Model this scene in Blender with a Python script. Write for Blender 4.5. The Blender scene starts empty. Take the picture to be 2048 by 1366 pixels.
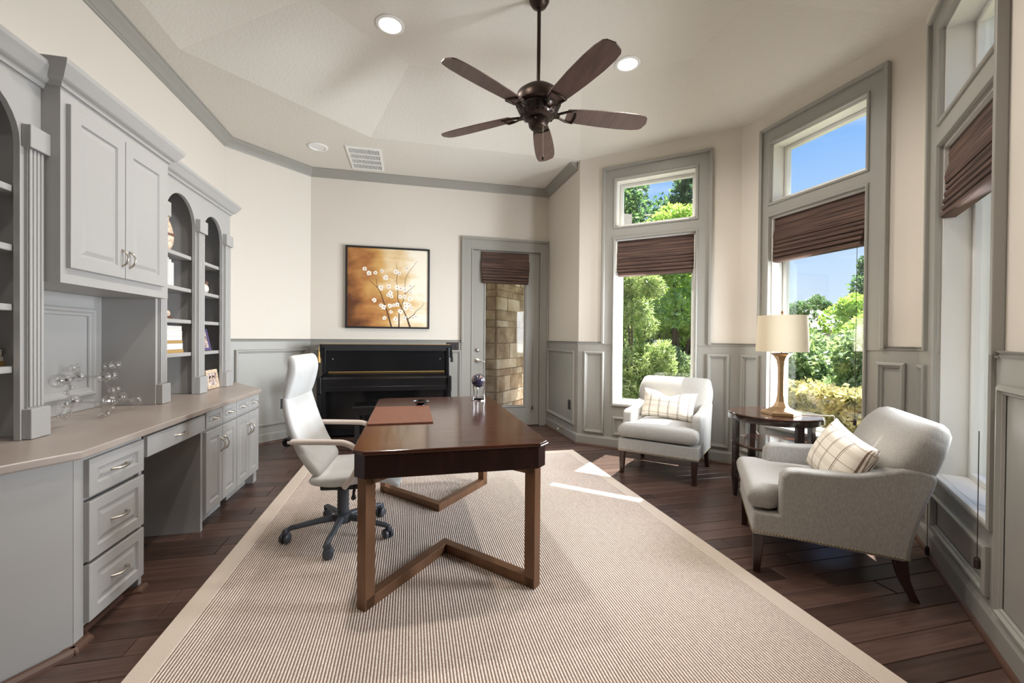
import bpy, bmesh, math, random
import numpy as np
from mathutils import Matrix, Vector
random.seed(7); rng = np.random.default_rng(7)
PI = math.pi
COL = bpy.context.scene.collection
SC = bpy.context.scene

# ------------------------------------------------------------------ camera
cam_data = bpy.data.cameras.new('camera'); cam_data.sensor_width = 36; cam_data.lens = 853.3/2048*36
cam_data.clip_start = .02; cam_data.clip_end = 400
camera = bpy.data.objects.new('camera', cam_data); COL.objects.link(camera)
YAW, PITCH, ROLL = .2331, .0084, .0088
camera.matrix_world = (Matrix.Translation((0, 0, 1.23)) @ Matrix.Rotation(-YAW, 4, 'Z') @ Matrix.Rotation(PI/2-PITCH, 4, 'X') @ Matrix.Rotation(ROLL, 4, 'Z'))
SC.camera = camera

# ------------------------------------------------------------------ colour management
SC.view_settings.view_transform = 'Standard'; SC.view_settings.look = 'None'
SC.view_settings.exposure = 0.17; SC.view_settings.gamma = 1.0
SC.view_settings.use_curve_mapping = False

def lin(c):
    return tuple(((v/255)/12.92 if v/255 <= .04045 else ((v/255+.055)/1.055)**2.4) for v in c)

# ------------------------------------------------------------------ sky
world = bpy.data.worlds.new('sky'); SC.world = world; world.use_nodes = True
nt = world.node_tree; nt.nodes.clear()
o = nt.nodes.new('ShaderNodeOutputWorld'); bg = nt.nodes.new('ShaderNodeBackground'); nt.links.new(bg.outputs[0], o.inputs[0])
tc = nt.nodes.new('ShaderNodeTexCoord'); sx = nt.nodes.new('ShaderNodeSeparateXYZ'); nt.links.new(tc.outputs['Generated'], sx.inputs[0])
rp = nt.nodes.new('ShaderNodeValToRGB'); nt.links.new(sx.outputs['Z'], rp.inputs[0])
e = rp.color_ramp.elements
e[0].position = 0; e[0].color = lin((226, 237, 250))+(1,)
e[1].position = .62; e[1].color = lin((74, 146, 246))+(1,)
for p_, c_ in ((.13, (200, 223, 252)), (.28, (164, 203, 252)), (.44, (108, 170, 250))):
    n = e.new(p_); n.color = lin(c_)+(1,)
mp = nt.nodes.new('ShaderNodeMapping'); mp.inputs['Scale'].default_value = (2.2, 2.2, 9); nt.links.new(tc.outputs['Generated'], mp.inputs[0])
ns = nt.nodes.new('ShaderNodeTexNoise'); ns.inputs['Scale'].default_value = 1.7; ns.inputs['Detail'].default_value = 7; nt.links.new(mp.outputs[0], ns.inputs[0])
cr = nt.nodes.new('ShaderNodeMapRange'); cr.inputs[1].default_value = .52; cr.inputs[2].default_value = .8; cr.inputs[3].default_value = 0; cr.inputs[4].default_value = .7; nt.links.new(ns.outputs[0], cr.inputs[0])
mx = nt.nodes.new('ShaderNodeMixRGB'); nt.links.new(cr.outputs[0], mx.inputs[0]); nt.links.new(rp.outputs[0], mx.inputs[1]); mx.inputs[2].default_value = lin((240, 245, 255))+(1,)
nt.links.new(mx.outputs[0], bg.inputs[0]); bg.inputs[1].default_value = 1.0

# ------------------------------------------------------------------ sun
sd = bpy.data.lights.new('sun', 'SUN'); sd.energy = 20; sd.angle = .009; sd.color = (1, .95, .87)
sun = bpy.data.objects.new('sun', sd); COL.objects.link(sun)
SUN_DIR = Vector((-.747, -.673, -1.755)).normalized()
sun.rotation_euler = SUN_DIR.to_track_quat('-Z', 'Y').to_euler(); sun.location = (6, 6, 9)

# ------------------------------------------------------------------ plan of the room
C0 = (-1.918, -1.8); C1 = (-1.918, 5.082); C2 = (-1.223, 5.777); C3 = (1.891, 5.777); C4 = (1.913, 4.687)
C5 = (3.147, 3.563); C6 = (3.209, 2.072); C7 = (1.98, .87); C8 = (1.98, -1.8)
ZR, ZC, ZT = 1.195, 3.22, 3.31      # chair rail, crown bottom, ceiling ring
WT = .2                              # wall thickness

def wframe(P, Q):
    D = Vector((Q[0]-P[0], Q[1]-P[1])); L = D.length; D /= L
    M = Matrix(((D.x, D.y, 0, P[0]), (D.y, -D.x, 0, P[1]), (0, 0, 1, 0), (0, 0, 0, 1)))
    return M, L
F1, L1 = wframe(C4, C5); F2, L2 = wframe(C5, C6); F3, L3 = wframe(C6, C7)
FB, LB = wframe(C2, C3); FD, LD = wframe(C1, C2); FR, LR = wframe(C3, C4); FL, LL = wframe(C0, C1)

# added fill lamps in the window reveals, on top of the sky's own light
def window_fill(F, a0, a1, z0, z1, power, aim, col=(.88, .94, 1)):
    ld = bpy.data.lights.new('window_fill_lamp', 'AREA'); ld.shape = 'RECTANGLE'; ld.size = a1-a0-.04; ld.size_y = z1-z0-.04
    ld.energy = power; ld.color = col; ld.spread = math.radians(124)
    ob = bpy.data.objects.new('window_fill_lamp', ld); COL.objects.link(ob)
    ob.location = F @ Vector(((a0+a1)/2, -.06, (z0+z1)/2)); ob.rotation_euler = Vector(aim).normalized().to_track_quat('-Z', 'Y').to_euler()
WP = 42
for F, a0, a1, k, aim in ((F1, .43, 1.255, 1.0, (-.93, .36, -.06)), (F2, .35, 1.15, .95, (-.88, .47, -.02)), (F3, .40, 1.16, 1.05, (-.82, .57, -.02))):
    w = (a1-a0)*.3; c = (a0+a1)/2
    window_fill(F, c-w, c+w, .85 if F is F3 else .55, 1.9, WP*k, aim)

# ------------------------------------------------------------------ mesh helpers
class MB:
    def __init__(s): s.v = []; s.f = []; s.uv = None
    def add(s, vs, fs):
        b = len(s.v); s.v.extend([tuple(x) for x in vs]); s.f.extend([tuple(i+b for i in f) for f in fs]); return s
    def box(s, x0, x1, y0, y1, z0, z1, M=None):
        vs = [(x, y, z) for z in (z0, z1) for y in (y0, y1) for x in (x0, x1)]
        if M: vs = [M @ Vector(p) for p in vs]
        return s.add(vs, [(0, 2, 3, 1), (4, 5, 7, 6), (0, 1, 5, 4), (2, 6, 7, 3), (0, 4, 6, 2), (1, 3, 7, 5)])
    def prism(s, poly, w0, w1, M=None, scale1=None):
        n = len(poly); vs = [(p[0], p[1], w0) for p in poly]+[(p[0], p[1], w1) for p in poly]
        if scale1:
            cx = sum(p[0] for p in poly)/n; cy = sum(p[1] for p in poly)/n
            vs[n:] = [(cx+(p[0]-cx)*scale1, cy+(p[1]-cy)*scale1, w1) for p in poly]
        if M: vs = [M @ Vector(p) for p in vs]
        return s.add(vs, [tuple(range(n-1, -1, -1)), tuple(range(n, 2*n))]+[(i, (i+1) % n, n+(i+1) % n, n+i) for i in range(n)])
    def loops(s, loops, closed=True, cap=True):
        n = len(loops[0]); vs = [p for l in loops for p in l]; fs = []
        for k in range(len(loops)-1):
            for i in range(n if closed else n-1):
                j = (i+1) % n; fs.append((k*n+i, k*n+j, (k+1)*n+j, (k+1)*n+i))
        if cap and closed: fs.append(tuple(range(n-1, -1, -1))); fs.append(tuple((len(loops)-1)*n+i for i in range(n)))
        return s.add(vs, fs)
    def lathe(s, prof, c=(0, 0, 0), n=24, M=None, a0=0):
        L = []
        for r, z in prof:
            l = [Vector((c[0]+r*math.cos(a0+2*PI*i/n), c[1]+r*math.sin(a0+2*PI*i/n), c[2]+z)) for i in range(n)]
            L.append([M @ p for p in l] if M else l)
        return s.loops(L)
    def tube(s, pts, r, n=8, closed=False, flat=1.0):
        pts = [Vector(p) for p in pts]; L = []; N = len(pts); up = None
        rs = r if isinstance(r, (list, tuple)) else [r]*N
        for i, p in enumerate(pts):
            if closed: t = pts[(i+1) % N]-pts[i-1]
            else: t = pts[min(i+1, N-1)]-pts[max(i-1, 0)]
            t.normalize()
            if up is None:
                up = Vector((0, 0, 1)) if abs(t.z) < .9 else Vector((1, 0, 0))
            b = t.cross(up); b.normalize(); up = b.cross(t); up.normalize()
            L.append([p+(b*math.cos(2*PI*k/n)*flat+up*math.sin(2*PI*k/n))*rs[i] for k in range(n)])
        if closed: L.append(L[0]); return s.loops(L, cap=False)
        return s.loops(L)
    def sphere(s, c, r, n=16, m=10, sc=(1, 1, 1)):
        L = []
        for j in range(m+1):
            t = PI*j/m; rr = max(math.sin(t), .003)*r
            L.append([(c[0]+rr*math.cos(2*PI*i/n)*sc[0], c[1]+rr*math.sin(2*PI*i/n)*sc[1], c[2]-math.cos(t)*r*sc[2]) for i in range(n)])
        return s.loops(L)
    def frame(s, a0, a1, z0, z1, prof, M):
        """picture-frame moulding: prof = [(inset, proud)]"""
        L = []
        for d, h in prof:
            L.append([M @ Vector(p) for p in ((a0+d, h, z0+d), (a1-d, h, z0+d), (a1-d, h, z1-d), (a0+d, h, z1-d))])
        return s.loops(L, cap=False)
    def panel(s, a0, a1, z0, z1, prof, M):
        """stack of insets closed in the middle: raised panel"""
        L = []
        for d, h in prof:
            L.append([M @ Vector(p) for p in ((a0+d, h, z0+d), (a1-d, h, z0+d), (a1-d, h, z1-d), (a0+d, h, z1-d))])
        return s.loops(L, cap=True)
    def sweep(s, prof, path, side=1):
        """prof = [(proud, z)], path = plan points; room on the right of the path"""
        L = []; N = len(path)
        for i, p in enumerate(path):
            p = Vector(p); d0 = (Vector(path[i])-Vector(path[i-1])).normalized() if i > 0 else None
            d1 = (Vector(path[i+1])-Vector(path[i])).normalized() if i < N-1 else None
            if d0 is None: d0 = d1
            if d1 is None: d1 = d0
            n0 = Vector((d0.y, -d0.x)); n1 = Vector((d1.y, -d1.x)); b = (n0+n1).normalized(); k = 1/max(b.dot(n0), .2)
            L.append([(p.x+b.x*k*h*side, p.y+b.y*k*h*side, z) for h, z in prof])
        return s.loops(L)
    def build(s, name, mat, parent=None, smooth=None, bevel=0, seg=2, local=False, sub=0, solid=0):
        me = bpy.data.meshes.new(name)
        V = s.v
        if parent is not None and not local:
            Mi = WM[parent.name].inverted(); V = [tuple(Mi @ Vector(p)) for p in V]
        me.from_pydata([tuple(p) for p in V], [], s.f)
        bm = bmesh.new(); bm.from_mesh(me); bmesh.ops.recalc_face_normals(bm, faces=bm.faces); bm.to_mesh(me); bm.free()
        if smooth is not None:
            me.polygons.foreach_set('use_smooth', [True]*len(me.polygons)); me.set_sharp_from_angle(angle=math.radians(smooth))
        me.materials.append(mat)
        ob = bpy.data.objects.new(name, me); COL.objects.link(ob)
        if parent is not None: ob.parent = parent; WM[ob.name] = WM[parent.name]
        else: WM[ob.name] = Matrix.Identity(4)
        if solid: m = ob.modifiers.new('solid', 'SOLIDIFY'); m.thickness = solid; m.offset = -1
        if bevel: m = ob.modifiers.new('bevel', 'BEVEL'); m.width = bevel; m.segments = seg; m.limit_method = 'ANGLE'; m.angle_limit = math.radians(35)
        if sub: m = ob.modifiers.new('sub', 'SUBSURF'); m.levels = sub; m.render_levels = sub
        return ob
WM = {}
def tag(ob, label, cat=None, group=None, kind=None):
    if label: ob['label'] = label
    if cat: ob['category'] = cat
    if group: ob['group'] = group
    if kind: ob['kind'] = kind
    return ob
def thing(name, loc, label, cat, rz=0, group=None, kind=None):
    ob = bpy.data.objects.new(name, None); COL.objects.link(ob); ob.empty_display_size = .1
    ob.location = loc; ob.rotation_euler = (0, 0, rz)
    WM[ob.name] = Matrix.Translation(loc) @ Matrix.Rotation(rz, 4, 'Z')
    return tag(ob, label, cat, group, kind)
def struct(name, loc, label=None):
    ob = thing(name, loc, label, None); ob['kind'] = 'structure'; return ob
def rbox(x0, x1, y0, y1, z0, z1, M=None): return MB().box(x0, x1, y0, y1, z0, z1, M)

# ------------------------------------------------------------------ materials
def mat(name, rgb, rough=.5, metal=0, spec=.5, noise=None, bump=None, coat=0, emit=None, sheen=0, trans=0):
    m = bpy.data.materials.new(name); m.use_nodes = True; nt = m.node_tree; b = nt.nodes['Principled BSDF']
    c = lin(rgb)+(1,); b.inputs['Base Color'].default_value = c; b.inputs['Roughness'].default_value = rough
    b.inputs['Metallic'].default_value = metal; b.inputs['Specular IOR Level'].default_value = spec
    if coat: b.inputs['Coat Weight'].default_value = coat; b.inputs['Coat Roughness'].default_value = .06
    if sheen: b.inputs['Sheen Weight'].default_value = sheen
    if trans: b.inputs['Transmission Weight'].default_value = trans
    if emit: b.inputs['Emission Color'].default_value = lin(emit[0])+(1,); b.inputs['Emission Strength'].default_value = emit[1]
    if noise or bump:
        tc = nt.nodes.new('ShaderNodeTexCoord')
    if noise:   # (scale xyz, rgb2, detail, lo, hi)
        mp = nt.nodes.new('ShaderNodeMapping'); mp.inputs['Scale'].default_value = noise[0]; nt.links.new(tc.outputs['Object'], mp.inputs[0])
        n = nt.nodes.new('ShaderNodeTexNoise'); n.inputs['Scale'].default_value = 1; n.inputs['Detail'].default_value = noise[2]; nt.links.new(mp.outputs[0], n.inputs[0])
        r = nt.nodes.new('ShaderNodeMapRange'); r.inputs[1].default_value = noise[3]; r.inputs[2].default_value = noise[4]; nt.links.new(n.outputs[0], r.inputs[0])
        x = nt.nodes.new('ShaderNodeMixRGB'); nt.links.new(r.outputs[0], x.inputs[0]); x.inputs[1].default_value = c; x.inputs[2].default_value = lin(noise[1])+(1,)
        nt.links.new(x.outputs[0], b.inputs['Base Color'])
    if bump:    # (scale xyz, strength, distance, detail)
        mp = nt.nodes.new('ShaderNodeMapping'); mp.inputs['Scale'].default_value = bump[0]; nt.links.new(tc.outputs['Object'], mp.inputs[0])
        n = nt.nodes.new('ShaderNodeTexNoise'); n.inputs['Scale'].default_value = 1; n.inputs['Detail'].default_value = bump[3]; nt.links.new(mp.outputs[0], n.inputs[0])
        bp = nt.nodes.new('ShaderNodeBump'); bp.inputs['Strength'].default_value = bump[1]; bp.inputs['Distance'].default_value = bump[2]
        nt.links.new(n.outputs[0], bp.inputs['Height']); nt.links.new(bp.outputs[0], b.inputs['Normal'])
    return m
M_wall = mat('cream_wall_paint', (219, 211, 200), .85, bump=((90, 90, 90), .12, .003, 2))
M_trim = mat('greige_trim_paint', (154, 151, 144), .38, spec=.45)
M_cab = mat('grey_cabinet_paint', (170, 168, 166), .4, spec=.45)
M_ceil = mat('textured_ceiling', (218, 212, 202), .9, bump=((46, 46, 46), .35, .010, 3))
M_soffit = M_ceil
M_floor = mat('dark_plank_floor', (92, 70, 61), .32, spec=.5, noise=((2.2, 60, 4), (58, 42, 36), 6, .3, .75), bump=((3, 40, 3), .12, .004, 3))
def plank_random(m):
    nt = m.node_tree; b = nt.nodes['Principled BSDF']; lk = b.inputs['Base Color'].links[0]; src = lk.from_socket
    oi = nt.nodes.new('ShaderNodeObjectInfo'); mr = nt.nodes.new('ShaderNodeMapRange'); mr.inputs[3].default_value = .65; mr.inputs[4].default_value = 1.45
    nt.links.new(oi.outputs['Random'], mr.inputs[0]); h = nt.nodes.new('ShaderNodeHueSaturation'); nt.links.new(mr.outputs[0], h.inputs['Value']); nt.links.new(src, h.inputs['Color']); nt.links.new(h.outputs[0], b.inputs['Base Color'])
plank_random(M_floor)
M_seam = mat('plank_joint', (24, 14, 11), .6)
M_counter = mat('taupe_counter_top', (172, 160, 151), .32, noise=((6, 3, 6), (160, 147, 138), 5, .3, .7))
M_white = mat('white_window_frame', (222, 221, 216), .4)
M_jamb = mat('white_jamb', (216, 214, 208), .55)
M_nickel = mat('brushed_nickel', (205, 198, 188), .28, 1)
M_dkbronze = mat('dark_bronze', (62, 50, 44), .38, .85)
M_blade = mat('walnut_fan_blade', (92, 70, 62), .42, noise=((40, 4, 4), (72, 54, 48), 4, .3, .7))
M_black = mat('black_lacquer', (17, 17, 19), .22, spec=.5)
M_blackmat = mat('black_plastic', (26, 26, 28), .5)
M_velvet = mat('black_velvet_cover', (15, 15, 18), .9, sheen=.3)
M_gold = mat('gold_fringe', (196, 156, 92), .5, .3)
M_deskwood = mat('dark_mahogany', (82, 50, 37), .15, spec=.4, coat=.08, noise=((3, 26, 3), (52, 29, 21), 5, .3, .7))
M_apron = mat('espresso_apron', (46, 27, 21), .25, spec=.5, noise=((30, 3, 3), (34, 19, 15), 4, .3, .7))
M_bronzeleg = mat('bronze_leg', (133, 98, 72), .34, .45, noise=((8, 8, 2), (112, 80, 58), 5, .3, .7))
M_leather = mat('tan_leather_pad', (122, 76, 56), .5, noise=((40, 40, 40), (112, 68, 50), 3, .4, .6))
M_whiteleather = mat('white_leather', (212, 213, 213), .42, noise=((5, 5, 5), (202, 201, 197), 4, .4, .7))
M_shell = mat('grey_chair_shell', (196, 194, 190), .5)
M_armrest = mat('taupe_armrest', (212, 199, 190), .5)
M_charcoal = mat('charcoal_nylon', (66, 69, 75), .42)
M_fabric = mat('pale_linen_upholstery', (166, 162, 156), .95, sheen=.15, noise=((220, 220, 60), (148, 143, 136), 2, .3, .7), bump=((300, 300, 300), .25, .002, 2))
M_dkleg = mat('espresso_wood_leg', (48, 28, 22), .28)
M_nail = mat('antique_brass_nail', (176, 160, 128), .3, .9)
M_tablewood = mat('espresso_side_table', (44, 31, 27), .16, coat=.5)
M_tabletop = mat('mahogany_round_top', (80, 50, 38), .14, coat=.5, noise=((4, 30, 4), (60, 36, 28), 4, .3, .7))
M_brass = mat('champagne_brass', (170, 138, 100), .4, .75)
M_shade = mat('cream_lamp_shade', (226, 212, 184), .9)
M_glass = bpy.data.materials.new('window_glass'); M_glass.use_nodes = True
def glass_nodes(m, tint=(1, 1, 1, 1), f0=.04, gl=.0):
    nt = m.node_tree; nt.nodes.clear(); o = nt.nodes.new('ShaderNodeOutputMaterial'); mx = nt.nodes.new('ShaderNodeMixShader')
    lw = nt.nodes.new('ShaderNodeLayerWeight'); lw.inputs[0].default_value = .5; pw = nt.nodes.new('ShaderNodeMath'); pw.operation = 'POWER'; pw.inputs[1].default_value = 5; nt.links.new(lw.outputs['Facing'], pw.inputs[0])
    ma = nt.nodes.new('ShaderNodeMath'); ma.operation = 'MULTIPLY_ADD'; ma.inputs[1].default_value = 1-f0; ma.inputs[2].default_value = f0; nt.links.new(pw.outputs[0], ma.inputs[0])
    tr = nt.nodes.new('ShaderNodeBsdfTransparent'); tr.inputs[0].default_value = tint; g = nt.nodes.new('ShaderNodeBsdfGlossy'); g.inputs['Roughness'].default_value = gl
    nt.links.new(ma.outputs[0], mx.inputs[0]); nt.links.new(tr.outputs[0], mx.inputs[1]); nt.links.new(g.outputs[0], mx.inputs[2]); nt.links.new(mx.outputs[0], o.inputs[0])
glass_nodes(M_glass, (.97, .99, .98, 1))
M_bubble = bpy.data.materials.new('clear_blown_glass'); M_bubble.use_nodes = True; glass_nodes(M_bubble, (.99, .99, .99, 1), .16)
M_blind = mat('woven_wood_blind', (102, 76, 64), .8, noise=((2, 2, 130), (52, 36, 31), 4, .38, .6), bump=((4, 4, 260), .5, .004, 2))
M_plate = mat('dark_brown_plate', (48, 34, 30), .4)
M_grille = mat('white_vent', (236, 234, 230), .5)
M_bulb = mat('lit_downlight_lens', (255, 244, 225), .5, emit=((255, 240, 214), 9))
M_canoff = mat('unlit_downlight_lens', (232, 232, 228), .4)
M_dark = mat('vent_dark', (70, 66, 62), .8)
M_paper = mat('white_book', (228, 224, 218), .8)
M_goldbook = mat('gold_book', (176, 142, 88), .6)
M_brownfig = mat('brown_ceramic', (110, 78, 62), .4)
M_whitefig = mat('white_ceramic', (226, 216, 206), .35)
M_globe = mat('dark_globe', (46, 46, 66), .15, coat=.5, noise=((18, 18, 18), (128, 104, 92), 5, .52, .62))
M_chrome = mat('chrome', (225, 226, 230), .08, 1)
M_purple = mat('purple_frame', (98, 88, 128), .4)
M_ivory = mat('mottled_ivory_frame', (226, 208, 186), .4, noise=((50, 50, 50), (192, 164, 138), 3, .4, .6))
# rug: ribs along Y
M_rug = bpy.data.materials.new('ribbed_sisal_rug'); M_rug.use_nodes = True
nt = M_rug.node_tree; b = nt.nodes['Principled BSDF']; b.inputs['Roughness'].default_value = .95; b.inputs['Specular IOR Level'].default_value = .1
tc = nt.nodes.new('ShaderNodeTexCoord'); wv = nt.nodes.new('ShaderNodeTexWave'); wv.bands_direction = 'X'; wv.inputs['Scale'].default_value = 82/3.14159; wv.inputs['Distortion'].default_value = 0
wv.inputs['Scale'].default_value = (1/.0122)*2*PI/20; wv.inputs['Detail'].default_value = 0
nt.links.new(tc.outputs['Object'], wv.inputs[0])
r1 = nt.nodes.new('ShaderNodeValToRGB'); r1.color_ramp.elements[0].color = lin((138, 108, 92))+(1,); r1.color_ramp.elements[1].color = lin((236, 225, 214))+(1,); r1.color_ramp.elements[0].position = .12; r1.color_ramp.elements[1].position = .62
nt.links.new(wv.outputs[0], r1.inputs[0])
nz = nt.nodes.new('ShaderNodeTexNoise'); nz.inputs['Scale'].default_value = 120; nt.links.new(tc.outputs['Object'], nz.inputs[0])
mr = nt.nodes.new('ShaderNodeMapRange'); mr.inputs[1].default_value = .3; mr.inputs[2].default_value = .7; mr.inputs[3].default_value = .8; mr.inputs[4].default_value = 1.1; nt.links.new(nz.outputs[0], mr.inputs[0])
hs = nt.nodes.new('ShaderNodeHueSaturation'); nt.links.new(mr.outputs[0], hs.inputs['Value']); nt.links.new(r1.outputs[0], hs.inputs['Color']); nt.links.new(hs.outputs[0], b.inputs['Base Color'])
bp = nt.nodes.new('ShaderNodeBump'); bp.inputs['Strength'].default_value = .6; bp.inputs['Distance'].default_value = .004; nt.links.new(wv.outputs[0], bp.inputs['Height']); nt.links.new(bp.outputs[0], b.inputs['Normal'])
M_binding = mat('linen_rug_binding', (210, 196, 182), .9, noise=((300, 300, 10), (198, 183, 168), 2, .4, .6))
# plaid cushion (object coordinates, plaid in local x / z)
M_plaid = bpy.data.materials.new('cream_plaid'); M_plaid.use_nodes = True
nt = M_plaid.node_tree; b = nt.nodes['Principled BSDF']; b.inputs['Roughness'].default_value = .95; b.inputs['Specular IOR Level'].default_value = .1
tc = nt.nodes.new('ShaderNodeTexCoord'); sp = nt.nodes.new('ShaderNodeSeparateXYZ'); nt.links.new(tc.outputs['Object'], sp.inputs[0])
def stripes(src, period, width, off=0.0):
    a = nt.nodes.new('ShaderNodeMath'); a.operation = 'ADD'; a.inputs[1].default_value = 5+off; nt.links.new(src, a.inputs[0])
    m = nt.nodes.new('ShaderNodeMath'); m.operation = 'MODULO'; m.inputs[1].default_value = period; nt.links.new(a.outputs[0], m.inputs[0])
    l = nt.nodes.new('ShaderNodeMath'); l.operation = 'LESS_THAN'; l.inputs[1].default_value = width; nt.links.new(m.outputs[0], l.inputs[0]); return l.outputs[0]
def mixc(fac, c1, c2, k=1.0):
    x = nt.nodes.new('ShaderNodeMixRGB'); mm = nt.nodes.new('ShaderNodeMath'); mm.operation = 'MULTIPLY'; mm.inputs[1].default_value = k; nt.links.new(fac, mm.inputs[0]); nt.links.new(mm.outputs[0], x.inputs[0])
    if isinstance(c1, tuple): x.inputs[1].default_value = c1
    else: nt.links.new(c1, x.inputs[1])
    x.inputs[2].default_value = c2; return x.outputs[0]
c = mixc(stripes(sp.outputs['Z'], .11, .028), lin((240, 232, 218))+(1,), lin((214, 204, 190))+(1,), .5)
c = mixc(stripes(sp.outputs['Z'], .11, .004, .05), c, lin((150, 122, 98))+(1,), .7)
c = mixc(stripes(sp.outputs['X'], .088, .005), c, lin((112, 84, 66))+(1,), .9)
c = mixc(stripes(sp.outputs['X'], .088, .003, -.01), c, lin((112, 84, 66))+(1,), .8)
nt.links.new(c, b.inputs['Base Color'])
def leafmat(name, c1, c2, c3):
    m = bpy.data.materials.new(name); m.use_nodes = True; nt = m.node_tree; nt.nodes.clear()
    o = nt.nodes.new('ShaderNodeOutputMaterial'); tc = nt.nodes.new('ShaderNodeTexCoord'); n = nt.nodes.new('ShaderNodeTexNoise'); n.inputs['Scale'].default_value = 9; n.inputs['Detail'].default_value = 4; nt.links.new(tc.outputs['Object'], n.inputs[0])
    r = nt.nodes.new('ShaderNodeValToRGB'); e = r.color_ramp.elements; e[0].position = .33; e[0].color = lin(c1)+(1,); e[1].position = .68; e[1].color = lin(c3)+(1,); k = e.new(.5); k.color = lin(c2)+(1,); nt.links.new(n.outputs[0], r.inputs[0])
    d = nt.nodes.new('ShaderNodeBsdfDiffuse'); t = nt.nodes.new('ShaderNodeBsdfTranslucent'); g = nt.nodes.new('ShaderNodeBsdfGlossy'); g.inputs['Roughness'].default_value = .45; g.inputs[0].default_value = (1, 1, 1, 1)
    nt.links.new(r.outputs[0], d.inputs[0]); nt.links.new(r.outputs[0], t.inputs[0]); mx = nt.nodes.new('ShaderNodeMixShader'); mx.inputs[0].default_value = .55; nt.links.new(d.outputs[0], mx.inputs[1]); nt.links.new(t.outputs[0], mx.inputs[2])
    m2 = nt.nodes.new('ShaderNodeMixShader'); m2.inputs[0].default_value = .06; nt.links.new(mx.outputs[0], m2.inputs[1]); nt.links.new(g.outputs[0], m2.inputs[2]); nt.links.new(m2.outputs[0], o.inputs[0]); return m
M_leafA = leafmat('willow_leaf', (120, 146, 84), (172, 194, 116), (222, 230, 164))
M_leafB = leafmat('dark_leaf', (56, 88, 58), (88, 124, 76), (146, 178, 98))
M_leafC = leafmat('bright_leaf', (128, 166, 70), (176, 208, 92), (222, 236, 134))
M_leafD = leafmat('variegated_leaf', (128, 128, 80), (196, 186, 120), (240, 228, 176))
M_leafE = leafmat('grey_green_leaf', (112, 138, 96), (150, 174, 116), (200, 214, 150))
M_bark = mat('bark', (92, 76, 62), .9)
M_ground = mat('garden_mulch', (116, 98, 78), .95, noise=((3, 3, 3), (92, 104, 60), 5, .4, .6))
M_lawn = mat('lawn', (110, 140, 70), .95, noise=((1, 1, 1), (140, 150, 90), 5, .4, .6))
M_path = mat('patio_paver', (170, 160, 152), .8, noise=((3, 3, 3), (148, 138, 132), 4, .4, .6))
M_stone = mat('rough_limestone', (190, 166, 138), .9, noise=((5, 5, 5), (150, 124, 98), 6, .35, .65), bump=((16, 16, 16), .8, .02, 5))
M_stone2 = mat('pale_limestone', (222, 204, 180), .9, noise=((5, 5, 5), (190, 164, 134), 6, .35, .65), bump=((16, 16, 16), .8, .02, 5))
M_mortar = mat('mortar', (176, 158, 134), .95)
M_roof = mat('grey_shingle_roof', (186, 182, 180), .9)
M_ext = mat('exterior_stucco', (214, 204, 190), .9)

# ------------------------------------------------------------------ floor
floor = struct('floor', (0, 0, 0))
ROOM = [C0, C1, C2, C3, C4, C5, C6, C7, C8]
MB().prism(ROOM, -.12, -.014).build('subfloor', M_seam, floor)
def xrange(y):
    xs = []
    for i in range(len(ROOM)):
        p, q = ROOM[i], ROOM[(i+1) % len(ROOM)]
        if (p[1]-y)*(q[1]-y) < 0: xs.append(p[0]+(q[0]-p[0])*(y-p[1])/(q[1]-p[1]))
    return (min(xs), max(xs)) if len(xs) > 1 else None
PW = .1125; y = .905; row = 0; near = MB()
lens = [.72, .98, 1.22, 1.5]; plank_mesh = {}
def plank(x0, x1, y0, y1):
    k = (round(x1-x0, 2), round(y1-y0, 3))
    w = x1-x0-.0025; d = y1-y0-.0025; bv = .0025
    if k not in plank_mesh:
        m = MB().loops([[(0, 0, -.014), (w, 0, -.014), (w, d, -.014), (0, d, -.014)], [(0, 0, -bv), (w, 0, -bv), (w, d, -bv), (0, d, -bv)], [(bv, bv, 0), (w-bv, bv, 0), (w-bv, d-bv, 0), (bv, d-bv, 0)]])
        ob = m.build('plank', M_floor, floor, local=True); plank_mesh[k] = ob.data
    else:
        ob = bpy.data.objects.new('plank', plank_mesh[k]); COL.objects.link(ob); ob.parent = floor
    ob.location = (x0, y0, 0)
while y < 5.77:
    y1 = min(y+PW, 5.774); r0 = xrange(y+.002); r1_ = xrange(y1-.002)
    xa = min(r0[0], r1_[0])+.001; xb = max(r0[1], r1_[1])-.001
    x = xa; first = True
    while x < xb-.05:
        L = random.choice(lens) if not first else random.choice([.4, .6, .85, 1.1]); first = False
        x1 = x+L
        if xb-x1 < .45: x1 = xb
        plank(x, round(x1, 3), y, y1); x = x1
    y = y1; row += 1
y = -1.8
while y < .9:
    y1 = min(y+PW, .905); x = -1.918
    while x < 1.97:
        x1 = min(x+random.uniform(.7, 1.5), 1.978)
        near.box(x, x1-.0025, y, y1-.0025, -.014, 0); x = x1
    y = y1
tag(near.build('plank_field', M_floor, floor), 'planks towards the near end of the room', kind='stuff')

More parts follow.
